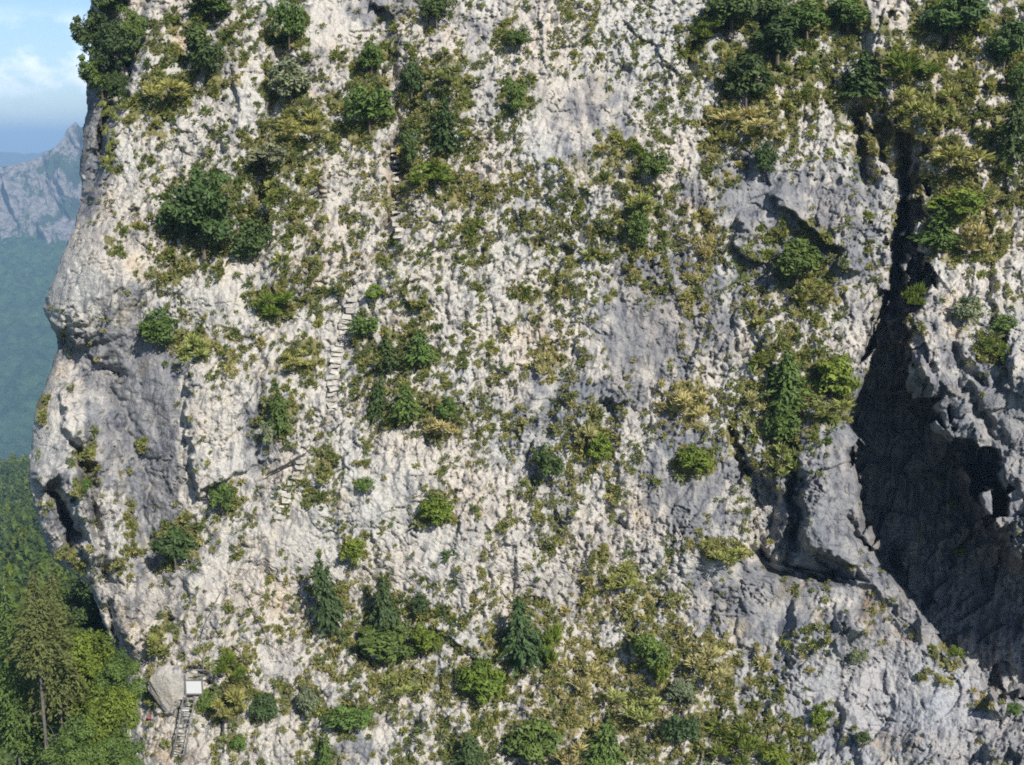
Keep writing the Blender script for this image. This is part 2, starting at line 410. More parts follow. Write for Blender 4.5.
class MB:
    """collects boxes and tubes, builds one mesh"""
    def __init__(s): s.v = []; s.f = []

    def box(s, c, size, rot=None, jit=0):
        n = len(s.v); R = rot or Matrix.Identity(3)
        for z in (-.5, .5):
            for x, y in ((-.5, -.5), (.5, -.5), (.5, .5), (-.5, .5)):
                p = R @ Vector((x * size[0], y * size[1], z * size[2])) + Vector(c)
                if jit: p += Vector((random.uniform(-jit, jit), random.uniform(-jit, jit), random.uniform(-jit, jit)))
                s.v.append(p)
        s.f += [[n, n + 3, n + 2, n + 1], [n + 4, n + 5, n + 6, n + 7]] + [[n + k, n + (k + 1) % 4, n + 4 + (k + 1) % 4, n + 4 + k] for k in range(4)]
        return s

    def tube(s, pts, rad, sides=6):
        pts = [Vector(p) for p in pts]; rings = []
        for i, p in enumerate(pts):
            t = (pts[min(i + 1, len(pts) - 1)] - pts[max(i - 1, 0)]).normalized()
            a = t.orthogonal().normalized(); b = t.cross(a)
            r = rad[i] if isinstance(rad, (list, tuple)) else rad
            n = len(s.v); rings.append(n)
            for k in range(sides):
                an = 2 * math.pi * k / sides
                s.v.append(p + r * (math.cos(an) * a + math.sin(an) * b))
        for i in range(len(rings) - 1):
            for k in range(sides):
                s.f.append([rings[i] + k, rings[i] + (k + 1) % sides, rings[i + 1] + (k + 1) % sides, rings[i + 1] + k])
        s.f.append([rings[0] + k for k in range(sides)][::-1]); s.f.append([rings[-1] + k for k in range(sides)])
        return s

    def mesh(s, name):
        me = bpy.data.meshes.new(name); me.from_pydata([tuple(p) for p in s.v], [], s.f); me.update()
        return me

    def build(s, name, mat, parent=None, smooth=False):
        me = s.mesh(name); me.materials.append(mat)
        if smooth: me.polygons.foreach_set('use_smooth', [True] * len(me.polygons))
        return link(name, me, parent)


class Nodes:
    def __init__(s, name):
        s.m = bpy.data.materials.new(name); s.m.use_nodes = True
        s.t = s.m.node_tree; s.b = s.t.nodes.get('Principled BSDF'); s.out = s.t.nodes.get('Material Output')

    def n(s, typ, **kw):
        nd = s.t.nodes.new(typ)
        for k, v in kw.items():
            if k.startswith('i_'):
                key = k[2:].replace('_', ' ')
                nd.inputs[int(key) if key.isdigit() else key].default_value = v
            else: setattr(nd, k, v)
        return nd

    def l(s, a, b): s.t.links.new(a, b)

    def mix(s, fac, a, b, mode='MIX'):
        nd = s.n('ShaderNodeMix', data_type='RGBA', blend_type=mode)
        for sock, v in ((nd.inputs[0], fac), (nd.inputs[6], a), (nd.inputs[7], b)):
            if hasattr(v, 'links'): s.l(v, sock)
            elif isinstance(v, (int, float)): sock.default_value = v
            else: sock.default_value = (*v, 1)
        return nd.outputs[2]

    def ramp(s, val, p0, p1):
        nd = s.n('ShaderNodeMapRange', i_1=p0, i_2=p1); s.l(val, nd.inputs[0])
        return nd.outputs[0]

    def noise(s, scale, detail=4, vec=None, rough=.55):
        nd = s.n('ShaderNodeTexNoise', i_Scale=scale, i_Detail=detail, i_Roughness=rough)
        if vec: s.l(vec, nd.inputs['Vector'])
        return nd.outputs['Fac']


def rock_material():
    N = Nodes('limestone')
    geo = N.n('ShaderNodeTexCoord').outputs['Object']
    col = N.n('ShaderNodeAttribute', attribute_name='Col').outputs['Color']
    vg = N.n('ShaderNodeAttribute', attribute_name='veg').outputs['Fac']
    gr = N.n('ShaderNodeAttribute', attribute_name='grass').outputs['Color']
    fine = N.noise(5.5, 5, geo, .65)
    mp = N.n('ShaderNodeMapping'); mp.inputs['Scale'].default_value = (2.0, 2.0, .20); mp.inputs['Rotation'].default_value = (0, .28, 0)
    N.l(geo, mp.inputs['Vector'])
    streak = N.noise(1.3, 4, mp.outputs[0], .6)
    c = N.mix(N.ramp(fine, .35, .72), col, (.93, .90, .86), 'MULTIPLY')
    c = N.mix(N.ramp(fine, .62, .40), c, (.74, .75, .78), 'MULTIPLY')
    c = N.mix(N.ramp(streak, .53, .63), c, (.46, .475, .52), 'MULTIPLY')
    och = N.noise(.45, 5, geo, .6)
    c = N.mix(N.ramp(och, .58, .72), c, (1.0, .90, .74), 'MULTIPLY')
    lich = N.noise(14, 3, geo, .6)
    c = N.mix(N.ramp(lich, .60, .70), c, (.52, .52, .50), 'MULTIPLY')
    # thin turf and litter on the ledges
    gn = N.noise(2.6, 6, geo, .7)
    add = N.n('ShaderNodeMath', operation='ADD'); N.l(vg, add.inputs[0]); N.l(gn, add.inputs[1])
    gf = N.ramp(add.outputs[0], .98, 1.14)
    g2 = N.mix(N.ramp(N.noise(7, 4, geo, .7), .4, .62), gr, (.55, .52, .42), 'MULTIPLY')
    c = N.mix(gf, c, g2)
    N.l(c, N.b.inputs['Base Color'])
    N.b.inputs['Roughness'].default_value = .92
    N.b.inputs['Specular IOR Level'].default_value = .2
    h = N.noise(9, 8, geo, .68)
    bp = N.n('ShaderNodeBump', i_Strength=.9, i_Distance=.12); N.l(h, bp.inputs['Height'])
    N.l(bp.outputs[0], N.b.inputs['Normal'])
    return N.m


def leaf_material(name, attr=None, transl=.22):
    """attr: colour from the mesh; else colour of the object. 'shade' = leaf-to-leaf variation in the mesh"""
    N = Nodes(name)
    if attr: base = N.n('ShaderNodeAttribute', attribute_name=attr).outputs['Color']
    else: base = N.n('ShaderNodeObjectInfo').outputs['Color']
    sh = N.n('ShaderNodeAttribute', attribute_name='shade').outputs['Fac']
    c = N.mix(sh, N.mix(1.0, base, (.70, .74, .72), 'MULTIPLY'), N.mix(1.0, base, (1.45, 1.38, 1.1), 'MULTIPLY'))
    N.l(c, N.b.inputs['Base Color'])
    N.b.inputs['Roughness'].default_value = .65
    N.b.inputs['Specular IOR Level'].default_value = .25
    tr = N.n('ShaderNodeBsdfTranslucent'); N.l(N.mix(1.0, c, (1.0, 1.15, .5), 'MULTIPLY'), tr.inputs['Color'])
    mx = N.n('ShaderNodeMixShader'); mx.inputs[0].default_value = transl
    N.l(N.b.outputs[0], mx.inputs[1]); N.l(tr.outputs[0], mx.inputs[2]); N.l(mx.outputs[0], N.out.inputs['Surface'])
    return N.m


def simple(name, rgb, rough=.8, metal=0.0, var=.25, scale=6.0, bump=.0):
    N = Nodes(name)
    geo = N.n('ShaderNodeTexCoord').outputs['Object']
    f = N.noise(scale, 5, geo, .65)
    c = N.mix(N.ramp(f, .35, .65), tuple(x * (1 - var) for x in rgb), tuple(min(1, x * (1 + var)) for x in rgb))
    N.l(c, N.b.inputs['Base Color']); N.b.inputs['Roughness'].default_value = rough; N.b.inputs['Metallic'].default_value = metal
    if bump:
        bp = N.n('ShaderNodeBump', i_Strength=.8, i_Distance=bump); N.l(f, bp.inputs['Height']); N.l(bp.outputs[0], N.b.inputs['Normal'])
    return N.m


M_ROCK = rock_material()
M_LEAF = leaf_material('leaves')
M_TUFT = leaf_material('grass_blades', 'Col', .45)
M_TUFT_ONE = leaf_material('tuft_blades', None, .45)
M_BARK = simple('bark', (.10, .075, .055), .9, 0, .4, 5, .03)
M_DEAD = simple('dead_wood', (.105, .092, .078), .9, 0, .35, 5, .02)
M_DARKWOOD = simple('dark_wood', (.05, .042, .037), .9, 0, .3, 5, .02)
M_METAL = simple('galvanised_steel', (.17, .17, .17), .6, .3, .2, 9)
M_WHITE = simple('white_panel', (.50, .50, .50), .5, 0, .04, 3)
M_RED = simple('red_paint', (.36, .05, .06), .5, 0, .1, 3)

# ------------------------------------------------------------------ cliff mesh
rows = np.concatenate([np.arange(RY0 + 1, -14, 4), np.arange(-14, 780, 1.0), np.arange(780, RY1 - 2, 4)])
q = np.concatenate([np.arange(0, 1000, 1.0), np.arange(1000, 1100, 4)])
ex = ramp(edge_pts, rows)
rr = rows[:, None] + 0 * q[None, :]
xx = np.minimum(ex[:, None] + q[None, :] + 2.2 * fbm(rows / 14., rows * 0 + .5, 3, 71)[:, None] * np.exp(-q / 30.)[None, :], RX1 - 2)
dd = samp(DEP, xx, rr)
P = world_pt(xx, rr, dd)
# the hidden back: the left flank carries on away from the viewer
nb = 26
kk = np.arange(nb, 0, -1)[None, :, None] * .6
ed = P[:, :1, :]; vdir = ed / np.linalg.norm(ed, axis=-1, keepdims=True)
wob = fbm(rows[:, None] / 18., np.arange(nb)[None, :] / 3., 3, 77)[..., None]
back = ed + vdir * kk + np.array([1.0, .1, 0]) * (kk * .22 + .35 * np.abs(wob) * np.minimum(1, kk / 2))
P = np.concatenate([back, P], 1)
ncol = P.shape[1]; nrow = P.shape[0]
idx = np.arange(nrow * ncol).reshape(nrow, ncol)
quads = np.stack([idx[:-1, :-1], idx[1:, :-1], idx[1:, 1:], idx[:-1, 1:]], -1).reshape(-1, 4)


def spread_back(a):
    return np.concatenate([np.repeat(a[:, :1], nb, 1), a], 1)


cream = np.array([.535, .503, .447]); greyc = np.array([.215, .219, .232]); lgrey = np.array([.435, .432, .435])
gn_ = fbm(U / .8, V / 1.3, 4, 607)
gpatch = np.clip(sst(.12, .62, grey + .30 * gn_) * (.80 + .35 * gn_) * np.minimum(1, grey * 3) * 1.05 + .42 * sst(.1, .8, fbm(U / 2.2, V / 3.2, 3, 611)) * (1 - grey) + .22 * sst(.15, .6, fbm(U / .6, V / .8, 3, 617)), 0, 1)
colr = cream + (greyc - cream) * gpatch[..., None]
lower = np.maximum(blob(900, 705, 120, 70, 0, 4), blob(1000, 560, 1, 1))[..., None]
colr = colr * (1 - .04 * np.clip(recmask, 0, 1)[..., None] * np.array([1.04, 1, .92]))  # recess colour darkened slightly, cooler, in place of real shade
colr = colr * (1 - .75 * lower) + lgrey * .75 * lower
tint = fbm(U / 5, V / 5, 2, 631)[..., None]
colr = colr * (1 + .05 * tint * np.array([1, 0, -1]))
soil = np.zeros_like(PX)
for x, y, rx, ry, s in ((392, 60, 8, 60, .5), (396, 180, 12, 55, .8), (385, 255, 25, 10, .6), (470, 190, 40, 14, .4), (868, 612, 9, 24, .9), (905, 640, 25, 9, .5), (895, 740, 40, 10, .5), (975, 692, 20, 7, .6),
                        (165, 750, 40, 16, .55), (850, 35, 12, 5, .8), (325, 440, 8, 30, .4), (385, 662, 14, 5, .9), (185, 22, 8, 4, .8), (590, 600, 40, 40, .25), (960, 180, 40, 30, .3)):
    soil = np.maximum(soil, s * blob(x, y, rx, ry, 0, 3))
soil *= sst(-.5, .4, fbm(U / .5, V / .5, 3, 641))
colr = colr * (1 - soil[..., None]) + np.array([.33, .24, .155]) * soil[..., None]
g0 = np.array([.12, .14, .055]); g1 = np.array([.30, .255, .125])
tn = np.clip(tone + .35 * fbm(U / 1.2, V / 1.2, 3, 651), 0, 1)[..., None]
gcol = g0 * (1 - tn) + g1 * tn
A = lambda a: spread_back(samp(a, xx, rr)).ravel()
C3 = lambda a: np.stack([A(a[..., k]) for k in range(3)], -1)
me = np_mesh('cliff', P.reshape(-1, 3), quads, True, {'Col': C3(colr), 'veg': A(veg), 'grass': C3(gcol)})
cliff = link('cliff', me, None, M_ROCK); tag(cliff, 'towering pale limestone cliff face filling the picture', None, None, 'structure')

# ------------------------------------------------------------------ foliage prototypes (unit height, unit width, base at origin)
def unit(v): return v / (np.linalg.norm(v, axis=-1, keepdims=True) + 1e-9)


def cards(pos, nrm, size, aspect=1.5, roll=None):
    """diamond leaf cards"""
    n = len(pos)
    r = RNG.normal(size=(n, 3)) if roll is None else roll
    a = unit(np.cross(nrm, r)); b = unit(np.cross(nrm, a))
    if roll is not None: b, a = unit(roll - nrm * (roll * nrm).sum(-1, keepdims=True)), unit(np.cross(nrm, roll))
    s = size[:, None]
    v = np.stack([pos - b * s * aspect, pos - a * s * .62 - nrm * s * .12, pos + b * s * aspect, pos + a * s * .62 - nrm * s * .12], 1).reshape(-1, 3)
    f = np.arange(n * 4).reshape(n, 4)
    return v, f


def crown_broad(seed, n_cl=18, per=85, leaf=.045, flat=1.0, ragged=.2, dims=(1, 1, 1), cl=(.10, .20)):
    r = np.random.default_rng(seed)
    dirs = unit(r.normal(size=(n_cl, 3))); dirs[:, 2] = dirs[:, 2] * .9
    rad = r.uniform(.16, .46, n_cl)
    cen = dirs * rad[:, None] + np.array([0, 0, .52])
    cr = r.uniform(*cl, n_cl)
    pos = []; nrm = []; sh = []
    for c, k in zip(cen, cr):
        d = unit(r.normal(size=(per, 3))); rr_ = k * r.uniform(.55, 1.0 + ragged, per)
        pos.append(c + d * rr_[:, None] * np.array([1, 1, .85])); nrm.append(unit(d + .5 * r.normal(size=(per, 3)) + np.array([0, 0, .5])))
        sh.append(np.clip(r.uniform(.15, .75) + r.normal(0, .16, per), 0, 1))
    pos = np.concatenate(pos); nrm = np.concatenate(nrm); sh = np.concatenate(sh)
    pos[:, 2] = np.maximum(pos[:, 2] * flat, .0)
    pos = pos * np.array(dims)
    v, f = cards(pos, nrm, leaf * r.uniform(.6, 1.3, len(pos)))
    return np_mesh('crown', v, f, False, {'shade': np.repeat(sh, 4)})


def crown_conifer(seed, levels=13, leaf=.035, droop=.25, z0=.06, dims=(1, 1, 1), dens=1.0):
    r = np.random.default_rng(seed)
    pos = []; nrm = []; roll = []; sh = []
    for L in range(levels):
        t = L / (levels - 1)
        z = z0 + (1 - z0) * t ** .9 * .97
        R = (.5 * (1 - t) ** .6 + .03) * r.uniform(.6, 1.2) * (1 if t > .12 else .75)
        nb_ = int(5 + 5 * (1 - t))
        a0 = r.uniform(0, 6.28)
        for b in range(nb_):
            a = a0 + b * 6.283 / nb_ + r.uniform(-.3, .3); Rb = R * r.uniform(.6, 1.2)
            out = np.array([math.cos(a), math.sin(a), 0])
            m = max(6, int(34 * dens * Rb / .5))
            s = r.uniform(.12, 1, m)
            side = np.array([-out[1], out[0], 0])
            p = out * (s * Rb)[:, None] + side * (r.normal(0, .22, m) * (Rb * (1.1 - s)))[:, None]
            p[:, 2] += z + .10 * (1 - t) * Rb - droop * Rb * s ** 1.5 + r.normal(0, .012, m)
            pos.append(p); nrm.append(unit(np.array([0, 0, .8]) + .45 * r.normal(size=(m, 3)) + .4 * out)); roll.append(unit(out + .35 * r.normal(size=(m, 3)) + np.array([0, 0, -.15])))
            sh.append(np.clip(r.uniform(.15, .6) + .15 * s + r.normal(0, .13, m), 0, 1))
    pos = np.concatenate(pos); nrm = np.concatenate(nrm); roll = np.concatenate(roll); sh = np.concatenate(sh)
    pos = pos * np.array(dims)
    v, f = cards(pos, nrm, leaf * r.uniform(.7, 1.3, len(pos)), 1.5, roll)
    return np_mesh('crown', v, f, False, {'shade': np.repeat(sh, 4)})


def tuft_arrays(seed, n=34, long=.9, wide=.16):
    """cushion of short blades in a half ball of radius ~1, base at origin, axis +Z"""
    r = np.random.default_rng(seed)
    d = unit(r.normal(size=(n, 3))); d[:, 2] = np.abs(d[:, 2]) * .9 + .12; d = unit(d)
    start = d * r.uniform(.05, .45, n)[:, None] * np.array([1, 1, .5])
    ln = long * r.uniform(.5, 1.1, n)[:, None]
    side = unit(np.cross(d, r.normal(size=(n, 3)))) * wide * r.uniform(.6, 1.5, n)[:, None]
    tip = start + d * ln; mid = start + d * ln * .55
    tip[:, 2] -= .12 * r.random(n)
    v = np.stack([start, mid - side, tip, mid + side], 1).reshape(-1, 3)
    return v, np.arange(n * 4).reshape(n, 4), np.repeat(np.clip(r.normal(.5, .25, n), 0, 1), 4)


def crown_grass(seed, n=950):
    v, f, s = tuft_arrays(seed, n, .62, .035)
    v = v * np.array([.55, .55, .95])
    r = np.random.default_rng(seed + 1)
    # several cushions grown together
    vs, fs, ss = [], [], []
    for k in range(9):
        vv, ff, s2 = tuft_arrays(seed + 7 * k, n // 9, .8, .055)
        sc = r.uniform(.17, .30); off = np.array([r.uniform(-.34, .34), r.uniform(-.34, .34), r.uniform(0, .55)])
        fs.append(ff + sum(len(x) for x in vs)); vs.append(vv * np.array([sc, sc, sc * 1.3]) + off); ss.append(np.clip(s2 + r.uniform(-.25, .25), 0, 1))
    return np_mesh('crown', np.concatenate(vs), np.concatenate(fs), False, {'shade': np.concatenate(ss)})


def stem_mesh(seed, limbs=5, r0=.03, top=.8):
    r = random.Random(seed); m = MB()
    pts = [(r.uniform(-.03, .03) * k, r.uniform(-.03, .03) * k, top * k / 4 - (.12 if k == 0 else 0)) for k in range(5)]
    m.tube(pts, [r0, r0 * .85, r0 * .65, r0 * .45, r0 * .2], 5)
    for k in range(limbs):
        a = r.uniform(0, 6.28); z = r.uniform(.2, .6) * top; L = r.uniform(.2, .36)
        m.tube([(0, 0, z), (math.cos(a) * L * .6, math.sin(a) * L * .6, z + L * .35), (math.cos(a) * L, math.sin(a) * L, z + L * .7)], [r0 * .45, r0 * .3, r0 * .12], 4)
    me_ = m.mesh('stem'); me_.materials.append(M_BARK)
    return me_


KIND = {
    'bush': [crown_broad(s, 24, 80, .038, .95, .45, (1, 1, 1), (.07, .17)) for s in (1, 2, 3, 4)],
    'tree': [crown_broad(s, 46, 110, .024, 1.0, .45, (1, 1, 1), (.05, .15)) for s in (21, 22, 23)],
    'fir': [crown_conifer(s) for s in (31, 32, 33)],
    'grass': [crown_grass(s) for s in (41, 42, 43)],
}
for ms in KIND.values():
    for m_ in ms: m_.materials.append(M_LEAF)
STEMS = [stem_mesh(s) for s in (51, 52, 53)]
PAL = {'dark': (.062, .096, .032), 'green': (.092, .140, .036), 'lime': (.125, .165, .026), 'olive': (.245, .250, .088), 'straw': (.36, .31, .155), 'sage': (.165, .185, .118), 'blue': (.058, .095, .038), 'pine': (.105, .118, .042)}


def plant(x, y, w, h, kind, pal, label, group=None, name=None, cat=None):
    yb = y + h * (.42 if kind != 'grass' else .40)
    p, d = on_rock(x, yb, 4)
    m = d / F
    Wd, Hd = w * m * 1.12, h * m * 1.12
    p = p + Vector((0, -1, .1)).normalized() * (.10 * Wd)
    nm, ct = {'bush': ('shrub', 'shrub'), 'tree': ('broadleaf_tree', 'tree'), 'fir': ('conifer', 'conifer'), 'grass': ('grass_clump', 'grass clump')}[kind]
    root = empty(name or nm, p)
    rz = random.uniform(0, 6.28); ln = .16 if kind == 'fir' else .08
    root.rotation_euler = (random.uniform(.02, .16), random.uniform(-ln, ln), 0)
    tag(root, label, cat or ct, group)
    cr = link('crown' if kind != 'grass' else 'blades', random.choice(KIND[kind]), root)
    cr.rotation_euler = (0, 0, rz); cr.scale = (Wd, Wd, Hd)
    c = PAL[pal]; j = random.uniform(.85, 1.15)
    cr.color = (c[0] * j * random.uniform(.92, 1.08), c[1] * j, c[2] * j, 1)
    if kind != 'grass':
        st = link('trunk' if kind in ('tree', 'fir') else 'stem', random.choice(STEMS), root)
        st.rotation_euler = (0, 0, rz); st.scale = (Wd * .9, Wd * .9, Hd * .9)
    return root


